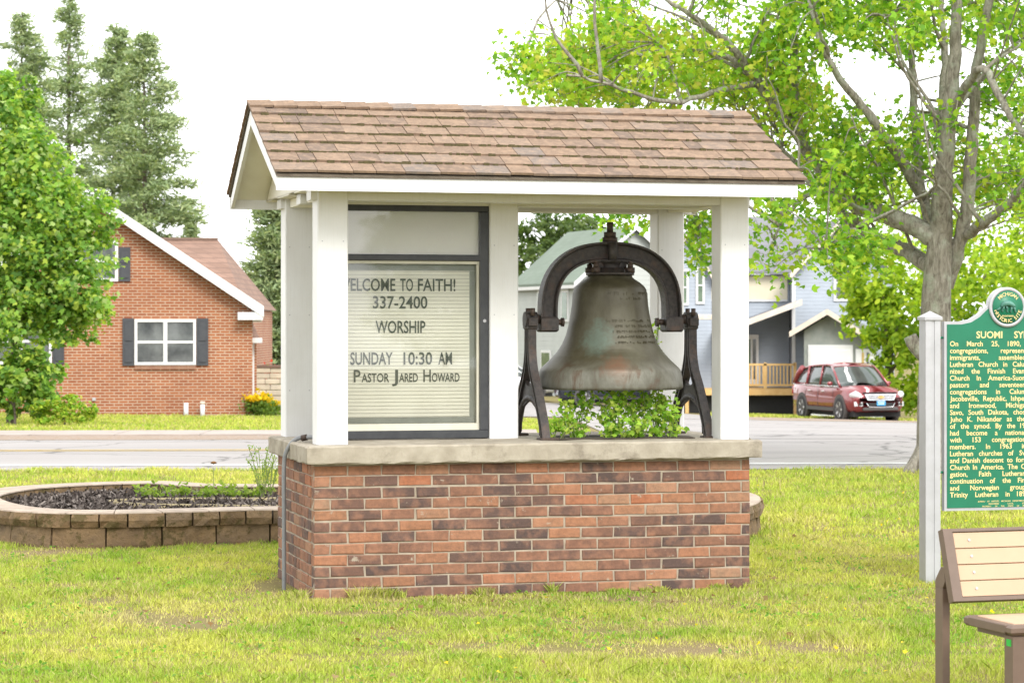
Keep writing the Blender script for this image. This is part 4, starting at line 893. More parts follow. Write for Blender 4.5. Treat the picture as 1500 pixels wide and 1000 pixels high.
b2 = groundat(20, 45.0); leafy('shrub', 'broad-leaved green shrub under the round leafy tree', tuple(b2), [B(15,560,0,.75,.5,.65,.45,45), B(50,560,.1,.55,.4,.6,.3,45), B(-30,550,0,.7,.5,.7,.25,45)], .03, .14, LIND, 2600, rg, MAPLE)
b2 = groundat(90, 44.6); leafy('shrub', 'low yellow-green shrub at the foot of the brick house wall', tuple(b2), [B(75,604,0,.38,.35,.24,.4,44.6), B(115,603,0,.33,.3,.23,.35,44.6), B(100,592,.1,.3,.3,.2,.25,44.6)], .02, .075, YEL, 2200, rg)
YG = [(.38,.50,.045),(.46,.54,.05),(.30,.43,.04),(.21,.33,.035)]
for i, (px, Y, bl, lab, n, ls, pal) in enumerate((
   (1300, 88, [(1290,400,0,1.7,1.5,1.7,.3),(1320,460,-.5,1.6,1.4,1.5,.25),(1330,540,-.5,1.3,1.2,1.6,.25),(1280,470,.5,1.2,1.0,1.1,.2)], 'yellow-green tree beside the garage behind the parked red car', 6500, .26, YG),
   (1430, 84, [(1420,420,0,1.9,1.5,2.0,.4),(1460,520,0,1.9,1.5,1.9,.35),(1400,560,-.5,1.2,1,1.2,.25)], 'bright tree behind the maple trunk and the green marker', 6500, .24, YG),
   (1540, 80, [(1520,400,0,1.9,1.5,2.2,.5),(1560,520,0,1.9,1.5,2.0,.5)], 'bright tree at the right frame edge behind the green marker', 5000, .24, YG),
   (830, 150, [(810,350,0,2.6,2,1.6,.3),(850,345,2,2.6,2,1.5,.25),(790,400,-2,2.2,2,2.2,.25),(800,440,-3,1.6,1.5,1.5,.2)], 'dark green round tree behind the green-roofed house', 7000, .34, [(.075,.115,.04),(.10,.15,.05),(.14,.19,.06)]),
   (700, 150, [(700,400,0,4,2.5,2.6,1)], 'dark green tree behind the message board', 2500, .4, [(.075,.115,.04),(.10,.15,.05),(.13,.18,.06)]),
   (1385, 125, [(1330,300,0,3.2,2,3.4,.35),(1450,330,0,4,2,4,.4),(1540,300,0,4,2,4,.25)], 'tall pale tree far behind the maple crown', 6000, .34, YG),
   (460, 120, [(458,400,0,1.4,1.2,1.6,.5),(462,450,0,1.8,1.3,1.6,.5)], 'yellow-green tree seen in the slit between the two left columns', 1500, .3, [(.30,.34,.04),(.24,.29,.04)]))):
    bs = groundat(px, Y); leafy('leafy_tree', lab, tuple(bs), [B(a, b_, c, rx, ry, rz, s_, Y) for a, b_, c, rx, ry, rz, s_ in bl], .2, ls, pal, n, rg, OVAL)
def spruce(px, topy, Y, width, label, seed, dens=1.0, base_frac=.1, pal=None):
    rng = np.random.default_rng(seed); bs = groundat(px, Y); top = at(px, topy, Y).z; Ht = top-bs.z
    o = thing('spruce_tree', label, 'tree', tuple(bs), 0, 'tall conifers behind the brick house')
    lean = rng.normal()*.01
    MB().tube([(0,0,-.2),(lean*Ht*.5,0,Ht*.5),(lean*Ht,0,Ht)], [Ht*.011,Ht*.007,.02], 7).build('trunk', M['darkbark'], o)
    br = MB(); C = []; D = []; z = Ht*base_frac
    while z < Ht*.985:
        f = (Ht-z)/Ht; prof_ = min(1, f*1.7+.06)**.75*(1 if f < .75 else 1-.3*(f-.75)/.25)
        for k in range(rng.integers(2, 4)):
            if rng.random() < .15: continue
            a = rng.uniform(0, 6.28); l = width*prof_*rng.uniform(.55,1.15); dirv = np.array([math.cos(a), math.sin(a), rng.uniform(.05,.35)*(1 if f < .4 else .4)])
            tip = np.array([lean*z, 0, z])+dirv*l-np.array([0,0,l*l*.05]); b0 = np.array([lean*z,0,z])
            br.tube([Vector(b0), Vector(b0+dirv*l*.55), Vector(tip)], [.025*f+.01,.015,.006], 4, False)
            m = int((28+l*85)*dens)
            t = rng.uniform(.18, 1, m)**.8; p = b0+dirv*l*t[:,None]-np.array([0,0,1])*((l*t)**2*.05)[:,None]
            sp = .06+.10*(1-np.abs(t-.6))[:,None]*min(1, l); C.append(p+rng.normal(size=(m,3))*np.array([1,1,.6])*sp*1.6); D.append(np.repeat(dirv[None], m, 0)+rng.normal(size=(m,3))*.6)
        z += Ht*.009*rng.uniform(.5,1.5)
    br.build('branches', M['darkbark'], o, kind='stuff'); C = np.concatenate(C); D = np.concatenate(D); N = len(C)
    D /= np.linalg.norm(D, axis=1, keepdims=True); n = rng.normal(size=(N,3)); n -= D*np.sum(n*D,1,keepdims=True); n /= np.linalg.norm(n,axis=1,keepdims=True)
    s = .19*rng.uniform(.5,1.4,(N,1,1)); tm = np.array([(-.16,-.5),(.16,-.4),(.10,.5),(-.10,.5)]); V = C[:,None,:]+s*(tm[None,:,0:1]*n[:,None,:]+tm[None,:,1:2]*D[:,None,:])
    bulk('crown', V, 4, M['needle'], o, leafcols(N, pal or [(.25,.32,.17),(.31,.38,.19),(.19,.25,.13),(.36,.41,.21)], rng), kind='stuff')
spruce(30, 14, 108, 2.6, 'leftmost tall spruce behind the leafy tree', 1, 1.2)
spruce(100, -14, 112, 2.1, 'tallest thin spruce, second from the left', 2, .75)
spruce(160, 34, 106, 2.3, 'full bluish spruce, third from the left behind the brick house', 3, 1.3)
spruce(214, 46, 102, 2.7, 'wide spruce nearest the brick house roof, fourth from the left', 4, .95)
spruce(278, 326, 120, 1.0, 'small spruce tip showing above the brown rear roof', 6, 1)
spruce(404, 250, 76, 1.15, 'spruce between the brick house and the shelter column', 7, 1.2)
bs_ = Vector((24.0, -32.0, 0))
def spruce_at(loc, Ht, width, label, seed):
    global groundat, at
    g0, a0 = groundat, at
    groundat = lambda px, Y: Vector(loc); at = lambda px, py, Y: Vector((loc[0], loc[1], loc[2]+Ht))
    spruce(0, 0, 0, width, label, seed, .9); groundat, at = g0, a0
spruce_at((25.5, -34.0, 0), 9.5, 2.4, 'conifer seen only as a faint reflection in the upper glass of the letter board', 12)
# ---------------------------------------------------------------- brick house
HY = 57.0; hk = HY/F
hz = float(gz(-10, HY)); HP = R(9.5); hs_ = thing('brick_house', 'red brick gabled house with white windows and charcoal shutters', 'house', ((140-750)*hk, HY, hz), HP)
def hx(px): u = (px-750)/F; return (u*HY-(140-750)*hk)/(math.cos(HP)-u*math.sin(HP))
def hl(px, py, Y):   # world point at depth Y -> house-local
    p = at(px, py, Y)-Vector(((140-750)*hk, HY, hz)); c, k = math.cos(HP), math.sin(HP); return (p.x*c+p.y*k, -p.x*k+p.y*c, p.z)
def hzz(py): return CZ+(H-py)*hk-hz
we = hx(370); zt0 = hzz(452); zp = hzz(300)
MB().prism([(-we,-.5),(we,-.5),(we,zt0),(0,zp),(-we,zt0)], 'y', 0, 9).build('wall', M['hbrick'], hs_)
rf = MB(); sl2 = (zp-zt0)/we; ov = .22
for sg in (-1, 1): rf.hexa([(sg*(we+ov), -.28, zt0-ov*sl2+.06),(0,-.28,zp+.06),(0,9.3,zp+.06),(sg*(we+ov),9.3,zt0-ov*sl2+.06),(sg*(we+ov), -.28, zt0-ov*sl2+.2),(0,-.28,zp+.2),(0,9.3,zp+.2),(sg*(we+ov),9.3,zt0-ov*sl2+.2)])
rfo = rf.build('roof', M['hroof'], hs_)
for sg in (-1, 1):
    q = MB(); a = sg*(we+ov+.02); za = zt0-(ov+.02)*sl2; q.prism([(a,za-.04),(0,zp-.02),(0,zp+.22),(a,za+.22)], 'y', -.36, -.285); q.build('rake_board', M['vinyl'], rfo)
    q = MB(); q.box(min(sg*(we-.36),sg*(we+ov)), max(sg*(we-.36),sg*(we+ov)), -.34, -.002, zt0-.26, zt0-.08); q.build('eave_return', M['vinyl'], rfo)
    q = MB(); q.box(min(sg*(we+.005),sg*(we+ov)), max(sg*(we+.005),sg*(we+ov)), .0, 9, zt0-.30, zt0-.12); q.build('gutter', M['vinyl'], rfo)
def window(parent, x0, x1, z0, z1, y, cols=1, fr=.07, pane='pane', depth=.06, hung=True, frame='vinyl'):
    w = MB(); 
    w.box(x0,x1,y-depth,y-.001,z0,z0+fr); w.box(x0,x1,y-depth,y-.001,z1-fr,z1); w.box(x0,x0+fr,y-depth,y-.001,z0+fr,z1-fr); w.box(x1-fr,x1,y-depth,y-.001,z0+fr,z1-fr)
    cw = (x1-x0-2*fr)/cols
    for i in range(1, cols): xm = x0+fr+cw*i; w.box(xm-fr*.7,xm+fr*.7,y-depth,y-.001,z0+fr,z1-fr)
    if hung:
        zm = (z0+z1)/2; w.box(x0+fr,x1-fr,y-depth*.85,y-.001,zm-.03,zm+.03)
    wo_ = w.build('window', M[frame], parent)
    for i in range(cols): MB().box(x0+fr+cw*i+.005,x0+fr+cw*(i+1)-.005,y-.03,y-.0005,z0+fr*.8,z1-fr*.8).build('pane', M[pane], wo_)
    return wo_
def shutter(parent, x0, x1, z0, z1, y):
    s_ = MB().box(x0,x1,y-.045,y-.001,z0,z1).build('shutter', M['shutter'], parent)
    w = x1-x0; zm = z0+(z1-z0)*.48
    for a, b2 in ((z0+.07, zm-.04), (zm+.04, z1-.07)): MB().bbox(x0+.05,x1-.05,y-.06,y-.0455,a,b2,.012).build('raised_panel', M['shutter'], s_)
window(hs_, hx(197), hx(287), hzz(534.5), hzz(467.5), 0, 2, .065)
shutter(hs_, hx(179.5), hx(196.3), hzz(535.5), hzz(466), 0); shutter(hs_, hx(288), hx(305), hzz(535.5), hzz(466), 0)
window(hs_, hx(107), hx(173), hzz(412), hzz(352), 0, 1, .07); shutter(hs_, hx(174), hx(191), hzz(412), hzz(362), 0); shutter(hs_, hx(89), hx(106), hzz(412), hzz(362), 0)
window(hs_, hx(-14), hx(76), hzz(533), hzz(466), 0, 2, .065); shutter(hs_, hx(77), hx(94), hzz(533), hzz(466), 0); shutter(hs_, hx(-32), hx(-15), hzz(533), hzz(466), 0)
for a, b2, zz in ((197,287,535.5), (-14,76,534)):
    n = 20; w = (hx(b2)-hx(a))/n
    for i in range(n): MB().box(hx(a)+i*w+.004,hx(a)+(i+1)*w-.004,-.05,-.001,hzz(zz+5.5),hzz(zz)).build('sill_brick', M['hbrick2'], hs_)
MB().bbox(hx(135),hx(140),-.06,-.001,hzz(587),hzz(582),.01).build('vent', M['alu'], hs_)
for px, c in ((272,'vinyl'), (296,'vinyl')):
    p = MB().cyl((hx(px),-.25,-.1),(hx(px),-.25,hzz(590 if px == 272 else 592)),.055,12).build('vent_pipe', M[c], hs_)
    if px == 296: MB().cyl((hx(px),-.25,hzz(592)+.001),(hx(px),-.25,hzz(588)),.06,12).build('pipe_cap', M['tantrim'], p)
# rear wing with hipped roof, low side wing
q = MB(); A_, B_, C_, D_ = hl(215,351,68), hl(319,351,68), hl(362,452,64), hl(170,452,64)
A2, B2 = Vector(A_), Vector(B_); up_ = (B2-A2).normalized(); bk2 = Vector((-up_.y, up_.x, 0))*8
C2, D2 = Vector(C_)+bk2, Vector(D_)+bk2
q.add([A_, B_, C_, D_, tuple(C2), tuple(D2)], [(3,2,1,0),(2,4,1),(0,1,4,5),(3,0,5),(2,3,5,4)]); q.build('rear_roof', M['hroof'], hs_)
MB().bar(A2+Vector((0,0,.02)), B2+Vector((0,0,.02)), .14, .07).build('ridge_cap', M['stonecap'], hs_)
i0, i1, i2, i3 = [Vector(p) for p in (D_, C_, C2, D2)]; ctr_ = (i0+i1+i2+i3)/4; W4 = [ctr_+(p-ctr_)*.94 for p in (i0,i1,i2,i3)]
q = MB(); q.prism([(p.x, p.y) for p in W4], 'z', -.6, C_[2]-.01); q.build('rear_wall', M['hbrick'], hs_)
q = MB(); zg = hzz(498); q.add([(we+.0,2.0,zg),(hx(389),2.0,zg),(hx(389)-.2,5,zg+.9),(we,5,zg+.9),(we,2.0,zg-.05),(hx(389),2.0,zg-.05)], [(0,1,2,3),(4,5,1,0)]); q.build('side_wing_roof', M['hroof'], hs_)
MB().box(we+.01,hx(385),2.3,6,-.6,zg-.051).build('side_wing_wall', M['hbrick'], hs_)
MB().bbox(we+.02,hx(392),1.9,1.998,zg-.09,zg+.04,.01).build('gutter', M['vinyl'], hs_); MB().box(hx(377),hx(381),2.22,2.295,-.2,zg-.09).build('downspout', M['vinyl'], hs_)
# garden wall and flowers beside the house
gw = thing('garden_wall', 'cream stone garden wall with brown coping beside the brick house', 'wall', (0, 62, 0))
rr = random.Random(2); kk = 62/F; z0 = CZ+(H-588)*kk; zt_ = CZ+(H-538)*kk; rowsn = 6; hgt = (zt_-z0)/rowsn
for r_ in range(rowsn):
    x = (362-750)*kk
    while x < (470-750)*kk:
        l = rr.uniform(.3,.6); MB().bbox(x+.006,x+l-.006,rr.uniform(-.015,.015),.3,z0+r_*hgt+.006,z0+(r_+1)*hgt-.006,.015).build('stone', M['stone'], gw); x += l
MB().box((362-750)*kk,(472-750)*kk,-.04,.34,zt_+.001,zt_+.06).build('coping', M['stonecap'], gw)
def flowers(px, py, Y, label, col, n, w, h):
    b2 = groundat(px, Y); o = thing('flower_clump', label, 'flowers', tuple(b2)); rgn = np.random.default_rng(px)
    C = np.c_[rgn.normal(0,w*.5,n), rgn.normal(0,.15,n), np.abs(rgn.normal(h*.45,h*.2,n))]; bulk('leaves', leaves(C, .11, OVAL, rgn, .3), 6, M['leaf'], o, leafcols(n, [(.12,.2,.04),(.18,.26,.05)], rgn), kind='stuff')
    m = n//4; C = np.c_[rgn.normal(0,w*.45,m), rgn.normal(-.1,.12,m), h*.75+np.abs(rgn.normal(0,h*.15,m))]; bulk('petals', leaves(C, .11, MAPLE, rgn, .2), 8, M['leaf'], o, leafcols(m, [col], rgn), kind='stuff')
flowers(378, 590, 57.6, 'yellow flower clump at the corner of the brick house', (.72,.48,.02), 500, .35, .52)
flowers(396, 590, 58.5, 'small yellow flower clump in front of the garden wall', (.72,.48,.02), 260, .25, .38)
flowers(402, 560, 66, 'red flowers showing above the garden wall', (.62,.04,.02), 160, .3, 1.2)
# ---------------------------------------------------------------- green-roofed house
def frame(Y, px, alpha): X0 = (px-750)/F*Y; return Vector((X0, Y, float(gz(X0, Y))))
GY = 114; o = frame(GY, 845, 0); gh = thing('grey_house', 'pale grey house with green shingle gable roof behind the bell', 'house', o, R(20))
gk = GY/F; ze = (H-411)*gk+CZ-o.z; zr = ze+2.45; hw = 2.85; Lg = 8.2
MB().prism([(0,-.3),(2*hw,-.3),(2*hw,ze),(hw,zr),(0,ze)], 'y', 0, Lg).build('wall', M['greysiding'], gh)
q = MB(); s2 = (zr-ze)/hw
for sg in (0, 1):
    xe = -.25 if sg == 0 else 2*hw+.25; zee = ze-.25*s2
    q.hexa([(xe,-.3,zee+.02),(hw,-.3,zr+.02),(hw,Lg+.3,zr+.02),(xe,Lg+.3,zee+.02),(xe,-.3,zee+.14),(hw,-.3,zr+.14),(hw,Lg+.3,zr+.14),(xe,Lg+.3,zee+.14)])
gr = q.build('roof', M['groof'], gh)
for sg in (0, 1):
    xe = -.27 if sg == 0 else 2*hw+.27; zee = ze-.27*s2; MB().prism([(xe,zee-.08),(hw,zr-.06),(hw,zr+.15),(xe,zee+.15)], 'y', -.36, -.305).build('rake_board', M['vinyl'], gr)
MB().box(-.30,-.255,-.3,Lg+.3,ze-.36,ze-.2).build('fascia_board', M['vinyl'], gr)
for y0, y1, z0, z1 in ((1.0,1.9,ze-1.9,ze-.4), (4.2,5.1,ze-1.9,ze-.4), (3.3,4.6,.9,2.2)):
    w = MB(); w.box(-.06,-.001,y0,y1,z0,z1); w_ = w.build('window', M['vinyl'], gh); MB().box(-.075,-.061,y0+.12,y1-.12,z0+.12,z1-.12).build('pane', M['gpane'], w_)
for x0, z0 in ((1.0, .8), (3.6, .8), (2.3, 3.4)): window(gh, x0, x0+.9, z0, z0+1.4, 0, 1, .1, 'gpane')
# ---------------------------------------------------------------- blue house with porch
BY = 100.0; bk_ = BY/F; o = frame(BY, 1160, 0); bh = thing('blue_house', 'two storey blue sided house with grey roof and timber deck', 'house', o)
def ux(px): return (px-1160)*bk_
def uz(py): return CZ+(H-py)*bk_-o.z
MB().prism([(ux(1163),-.3),(ux(1310),-.3),(ux(1310),uz(400)),(ux(1236),uz(322)),(ux(1163),uz(400))], 'y', 0, 9).build('front_wing_wall', M['bluesiding'], bh)
q = MB(); s3 = (uz(322)-uz(400))/(ux(1236)-ux(1163))
for sg in (-1, 1):
    xe = ux(1236)+sg*(ux(1236)-ux(1163)+.2); zee = uz(322)-(ux(1236)-ux(1163)+.2)*s3
    q.hexa([(xe,-.3,zee+.02),(ux(1236),-.3,uz(322)+.02),(ux(1236),9,uz(322)+.02),(xe,9,zee+.02),(xe,-.3,zee+.16),(ux(1236),-.3,uz(322)+.16),(ux(1236),9,uz(322)+.16),(xe,9,zee+.16)])
    MB().prism([(xe,zee-.06),(ux(1236),uz(322)-.04),(ux(1236),uz(322)+.18),(xe,zee+.18)], 'y', -.37, -.31).build('rake_board', M['tantrim'], bh)
q.build('front_wing_roof', M['sroof'], bh)
MB().box(ux(1160),ux(1165),-.04,-.001,-.2,uz(400)).build('corner_board', M['vinyl'], bh)
MB().box(ux(1163)-.04,ux(1163)-.001,0,.14,-.2,uz(400)).build('corner_board', M['vinyl'], bh)
window(bh, ux(1221), ux(1247), uz(441), uz(387), 0, 1, .1, 'pane')
# main body set back, its roof plane towards us
MB().box(ux(1030),ux(1162),1.4,8,-.3,uz(401)).build('main_wall', M['bluesiding'], bh)
MB().box(ux(1040),ux(1159),1.36,1.399,uz(438),uz(403)).build('bare_panel', M['beige'], bh); MB().box(ux(1040),ux(1159),1.33,1.398,uz(441),uz(438.2)).build('flashing', M['vinyl'], bh)
q = MB(); q.hexa([(ux(1020),1.0,uz(401)),(ux(1166),1.0,uz(401)),(ux(1225),6,uz(312)),(ux(1020),6,uz(312)),(ux(1020),1.0,uz(401)+.12),(ux(1166),1.0,uz(401)+.12),(ux(1225),6,uz(312)+.12),(ux(1020),6,uz(312)+.12)]); q.build('main_roof', M['sroof'], bh)
# left gable wing
a0, a1, pk_ = ux(976), ux(1043), ux(1009); zz0 = uz(408); zpk = uz(341)
MB().prism([(a0,-.3),(a1,-.3),(a1,zz0),(pk_,zpk),(a0,zz0)], 'y', .3, 6).build('left_wing_wall', M['bluesiding'], bh)
q = MB()
for xe in (a0-.15, a1+.15):
    sl4 = (zpk-zz0)/(a1-pk_); zee = zpk-abs(xe-pk_)*sl4; q.hexa([(xe,.05,zee+.02),(pk_,.05,zpk+.02),(pk_,6,zpk+.02),(xe,6,zee+.02),(xe,.05,zee+.13),(pk_,.05,zpk+.13),(pk_,6,zpk+.13),(xe,6,zee+.13)])
    MB().prism([(xe,zee-.03),(pk_,zpk-.02),(pk_,zpk+.15),(xe,zee+.15)], 'y', -.02, .045).build('rake_board', M['tantrim'], bh)
q.build('left_wing_roof', M['sroof'], bh)
c = (ux(1013.5), uz(369)); MB().prism([(c[0],c[1]-.2),(c[0]+.14,c[1]),(c[0],c[1]+.2),(c[0]-.14,c[1])], 'y', .25, .299).build('diamond_vent', M['vinyl'], bh)
window(bh, ux(997), ux(1009.5), uz(447), uz(394), .3, 1, .09, 'gpane'); window(bh, ux(1020), ux(1033), uz(445), uz(390), .3, 1, .09, 'gpane'); window(bh, ux(1000), ux(1012), uz(540), uz(485), .3, 1, .09, 'pane')
# porch: lean-to roof, recessed wall with door, timber deck
q = MB(); q.hexa([(ux(1020),-1.6,uz(498)),(ux(1094),-1.6,uz(470)),(ux(1165),-1.6,uz(443)),(ux(1020),1.35,uz(498))]+[(ux(1020),-1.6,uz(498)+.12),(ux(1094),-1.6,uz(470)+.12),(ux(1165),-1.6,uz(443)+.12),(ux(1020),1.35,uz(498)+.12)]) if False else None
q.hexa([(ux(1044),-1.6,uz(490)),(ux(1166),-1.6,uz(444)),(ux(1166),1.3,uz(444)),(ux(1044),1.3,uz(490)),(ux(1044),-1.6,uz(490)+.1),(ux(1166),-1.6,uz(444)+.1),(ux(1166),1.3,uz(444)+.1),(ux(1044),1.3,uz(490)+.1)]); q.build('porch_roof', M['sroof'], bh)
MB().prism([(ux(1040),uz(495)),(ux(1168),uz(447)),(ux(1168),uz(438.5)),(ux(1040),uz(486.5))], 'y', -1.68, -1.605).build('porch_rake_board', M['tantrim'], bh)
d_ = MB().box(ux(1097),ux(1116),1.30,1.399,uz(566),uz(490)).build('door', M['vinyl'], bh); MB().box(ux(1101),ux(1104),1.28,1.299,uz(556),uz(497)).build('glass_strip', M['gpane'], d_); MB().box(ux(1107),ux(1112),1.28,1.299,uz(556),uz(497)).build('glass_strip', M['pane'], d_)
MB().box(ux(992),ux(1160),-1.6,1.29,uz(577),uz(568)).build('deck', M['timber'], bh); MB().box(ux(1000),ux(1158),-1.2,1.2,-.25,uz(577.3)).build('under_deck_shade', M['void'], bh)  # near-black box stands in for the shade in the open space below the deck
MB().box(ux(1040),ux(1158),-1.62,-1.54,uz(534.5),uz(531.5)).build('top_rail', M['timber'], bh); MB().box(ux(1040),ux(1158),-1.6,-1.55,uz(564),uz(561)).build('bottom_rail', M['timber'], bh)
for px in (1040, 1076, 1113, 1156): MB().bbox(ux(px),ux(px+4),-1.62,-1.53,-.2 if px == 1156 else uz(568),uz(530),.01).build('rail_post', M['timber'], bh)
for i in range(22):
    px = 1046+i*5; MB().box(ux(px),ux(px+1.9),-1.6,-1.56,uz(561),uz(534.5)).build('baluster', M['timber'], bh)
MB().bbox(ux(1000),ux(1005),-1.5,-1.38,-.2,uz(468),.01).build('porch_post', M['timber'], bh); MB().bbox(ux(990),ux(1046),-1.55,-1.35,uz(468),uz(461),.01).build('porch_beam', M['tantrim'], bh)
# garage
GAY = 95.0; gk2 = GAY/F; o2 = frame(GAY, 1212, 0); ga = thing('garage', 'small weathered grey gabled garage with white door behind the red car', 'garage', o2, R(-8))
vx = lambda px: (px-1212)*gk2; vz = lambda py: CZ+(H-py)*gk2-o2.z
MB().prism([(vx(1178),-.3),(vx(1284),-.3),(vx(1284),vz(482)),(vx(1231),vz(462)),(vx(1213),vz(462)),(vx(1178),vz(484))], 'y', 0, 5).build('wall', M['darksiding'], ga)
q = MB()
for xe, ze2 in ((vx(1157),vz(490)), (vx(1285),vz(503))):
    q.hexa([(xe,-.5,ze2),(vx(1212),-.5,vz(457)),(vx(1212),5,vz(457)),(xe,5,ze2),(xe,-.5,ze2+.1),(vx(1212),-.5,vz(457)+.1),(vx(1212),5,vz(457)+.1),(xe,5,ze2+.1)])
    MB().prism([(xe,ze2-.1),(vx(1212),vz(457)-.1),(vx(1212),vz(457)+.12),(xe,ze2+.12)], 'y', -.56, -.505).build('rake_board', M['tantrim'], ga)
q.build('roof', M['sroof'], ga)
dr = MB().box(vx(1184),vx(1249),-.05,-.001,-.2,vz(505)).build('garage_door_frame', M['vinyl'], ga)
for i in range(4): z0 = -.1+i*(vz(512)+.1)/4; MB().bbox(vx(1187),vx(1246),-.085,-.051,z0+.01,z0+(vz(512)+.1)/4-.01,.015).build('door_panel', M['vinyl'], dr)
sd_ = MB().box(vx(1253),vx(1282),-.05,-.001,0,vz(511)).build('side_door', M['vinyl'], ga); MB().box(vx(1262),vx(1265),-.07,-.051,.9,vz(516)).build('glass_strip', M['emblem'], sd_); MB().box(vx(1269),vx(1272),-.07,-.051,.9,vz(516)).build('glass_strip', M['pane'], sd_)
# ---------------------------------------------------------------- vehicles
def loft(secs, n_smooth=True):
    """secs: list of (x, [(y,z)...]) half sections from bottom centre to top centre; mirrored"""
    mb = MB(); V = []; m = len(secs[0][1])
    for x, pts in secs:
        for (y, z) in pts: V.append((x, -y, z))
        for (y, z) in pts[::-1]: V.append((x, y, z))
    k = 2*m; Fc = [(i*k+j, i*k+(j+1) % k, (i+1)*k+(j+1) % k, (i+1)*k+j) for i in range(len(secs)-1) for j in range(k)]
    Fc += [tuple(range(k)), tuple((len(secs)-1)*k+j for j in range(k-1,-1,-1))]
    mb.add(V, Fc, n_smooth); return mb
def suv(name, label, loc, rz, paint, detail=True):
    o = thing(name, label, 'car', loc, rz)
    def sec(x, zl, zh, w, crown=.03): return (x, [(0,zl),(w-.14,zl),(w-.03,zl+.10),(w,zl+.30),(w-.005,(zl+zh)/2+.1),(w-.03,zh-.10),(w-.10,zh-.015),(w-.22,zh+crown*.5),(0,zh+crown)])
    body = loft([sec(-2.52,.50,1.06,.82), sec(-2.44,.40,1.14,.91), sec(-2.25,.33,1.17,.955), sec(-1.5,.30,1.15,.985), sec(0,.28,1.08,.99), sec(1.0,.28,1.07,.99), sec(1.45,.28,1.07,.985,.04), sec(1.95,.29,1.03,.97,.06), sec(2.25,.30,.97,.93,.06), sec(2.42,.34,.90,.87,.05), sec(2.53,.40,.80,.79,.03), sec(2.56,.46,.70,.74,.01)])
    bo = body.build('body', M[paint], o)
    def gsec(x, z0, z1, w0, w1): return (x, [(0,z0),(w0-.02,z0),(w0,z0+.04),((w0+w1)/2+.015,(z0+z1)/2),(w1+.02,z1-.05),(w1-.06,z1),(0,z1+.025)])
    MB()
    gl = loft([gsec(-2.42,1.02,1.16,.82,.78), gsec(-2.25,1.02,1.44,.86,.71), gsec(-2.0,1.02,1.60,.88,.68), gsec(-1.2,1.02,1.70,.90,.71), gsec(0,1.02,1.74,.91,.725), gsec(.42,1.02,1.71,.91,.71), gsec(.72,1.02,1.53,.91,.77), gsec(1.15,1.02,1.22,.90,.85), gsec(1.36,1.02,1.09,.88,.87)])
    gl.build('windows', M['carglass'], o)
    rp = loft([(x, [(0,z1+.008),(w-.10,z1-.005),(w-.02,z1-.03),(w+.01,z1-.065),(w-.03,z1-.03+.035),(w-.1,z1+.018),(0,z1+.045)]) for x, z1, w in ((-2.24,1.48,.72),(-2.0,1.62,.72),(-1.2,1.72,.75),(0,1.76,.765),(.38,1.735,.755),(.50,1.68,.765))])
    rp.build('roof', M[paint], o)
    for sg in (-1, 1):      # pillars
        for pts, w in (([(1.36,.885,1.08),(.72,.795,1.53),(.42,.745,1.70)], .05), ([(-.15,.925,1.06),(-.2,.78,1.70)], .045), ([(-1.25,.925,1.06),(-1.3,.77,1.68)], .06), ([(-2.38,.84,1.13),(-2.22,.755,1.45),(-2.0,.72,1.60)], .15)):
            MB().tube([(a, sg*b, c2) for a, b, c2 in pts], w*.75, 8).build('pillar', M[paint], o)
        MB().tube([(-2.4,sg*.90,1.09),(-1.2,sg*.945,1.085),(.2,sg*.95,1.08),(1.3,sg*.93,1.075)], .016, 6).build('belt_moulding', M['chrome'], o)
        q = MB(); q.lathe([(0,-.07),(.05,-.06),(.085,0),(.07,.05),(0,.07)], 10, (0,0,0)); mr = q.build('mirror', M[paint], o); mr.location = (.95, sg*1.05, 1.16); mr.scale = (.8,1.25,1)
        for xw in (1.53,-1.50):
            q = MB(); q.tube([(xw,sg*.80,.40),(xw,sg*.9925,.40)], .445, 28); q.build('wheel_arch', M['cladding'], bo)
            wl_ = thing('wheel', None, None) if False else None
            q = MB(); prof_ = [(.24,-.12),(.34,-.125),(.372,-.10),(.38,-.05),(.38,.05),(.372,.10),(.34,.125),(.24,.12)]; q.lathe(prof_, 30); ty = q.build('tyre', M['tyre'], o); ty.location = (xw, sg*.885, .38); ty.rotation_euler = (R(90),0,0)
            q = MB(); q.lathe([(0,.085),(.06,.09),(.07,.07),(.10,.06),(.21,.075),(.245,.122),(.255,.10),(.25,-.1),(0,-.1)], 30); 
            for k in range(5):
                a = k*2*math.pi/5; q.bar((math.cos(a)*.05,math.sin(a)*.05,.085),(math.cos(a)*.235,math.sin(a)*.235,.105),.06,.03)
            ri = q.build('rim', M['rim'], ty); ri.rotation_euler = (0,0,0) if sg < 0 else (R(180),0,0)
        MB().box(-1.05,1.07,sg*.992-.008,sg*.992+.008,.32,.44).build('sill_cladding', M['cladding'], o)
        for xh in (.25,-.85): MB().bbox(xh-.12,xh+.12,sg*.995-.012,sg*.995+.012,.90,.935,.006).build('door_handle', M['chrome'], o)
        for xd in (1.02,-.18,-1.22): MB().box(xd-.006,xd+.006,sg*.988-.004,sg*.988+.004,.46,1.0).build('door_seam', M['cladding'], o)
        MB().tube([(2.20,sg*.90,.83),(2.38,sg*.80,.85),(2.50,sg*.66,.80)], [.06,.115,.07], 8).build('headlight', M['lens'], o)
        q = MB(); q.hexa([(2.40,sg*.86,.50),(2.545,sg*.62,.50),(2.55,sg*.62,.62),(2.40,sg*.86,.64),(2.46,sg*.88,.50),(2.59,sg*.64,.50),(2.585,sg*.64,.62),(2.45,sg*.88,.64)]); fg = q.build('fog_lamp_bezel', M['chrome'], o)
        q = MB(); q.bbox(2.555,2.60,min(sg*.66,sg*.76),max(sg*.66,sg*.76),.53,.585,.01); q.build('fog_lamp', M['rubber'], fg)
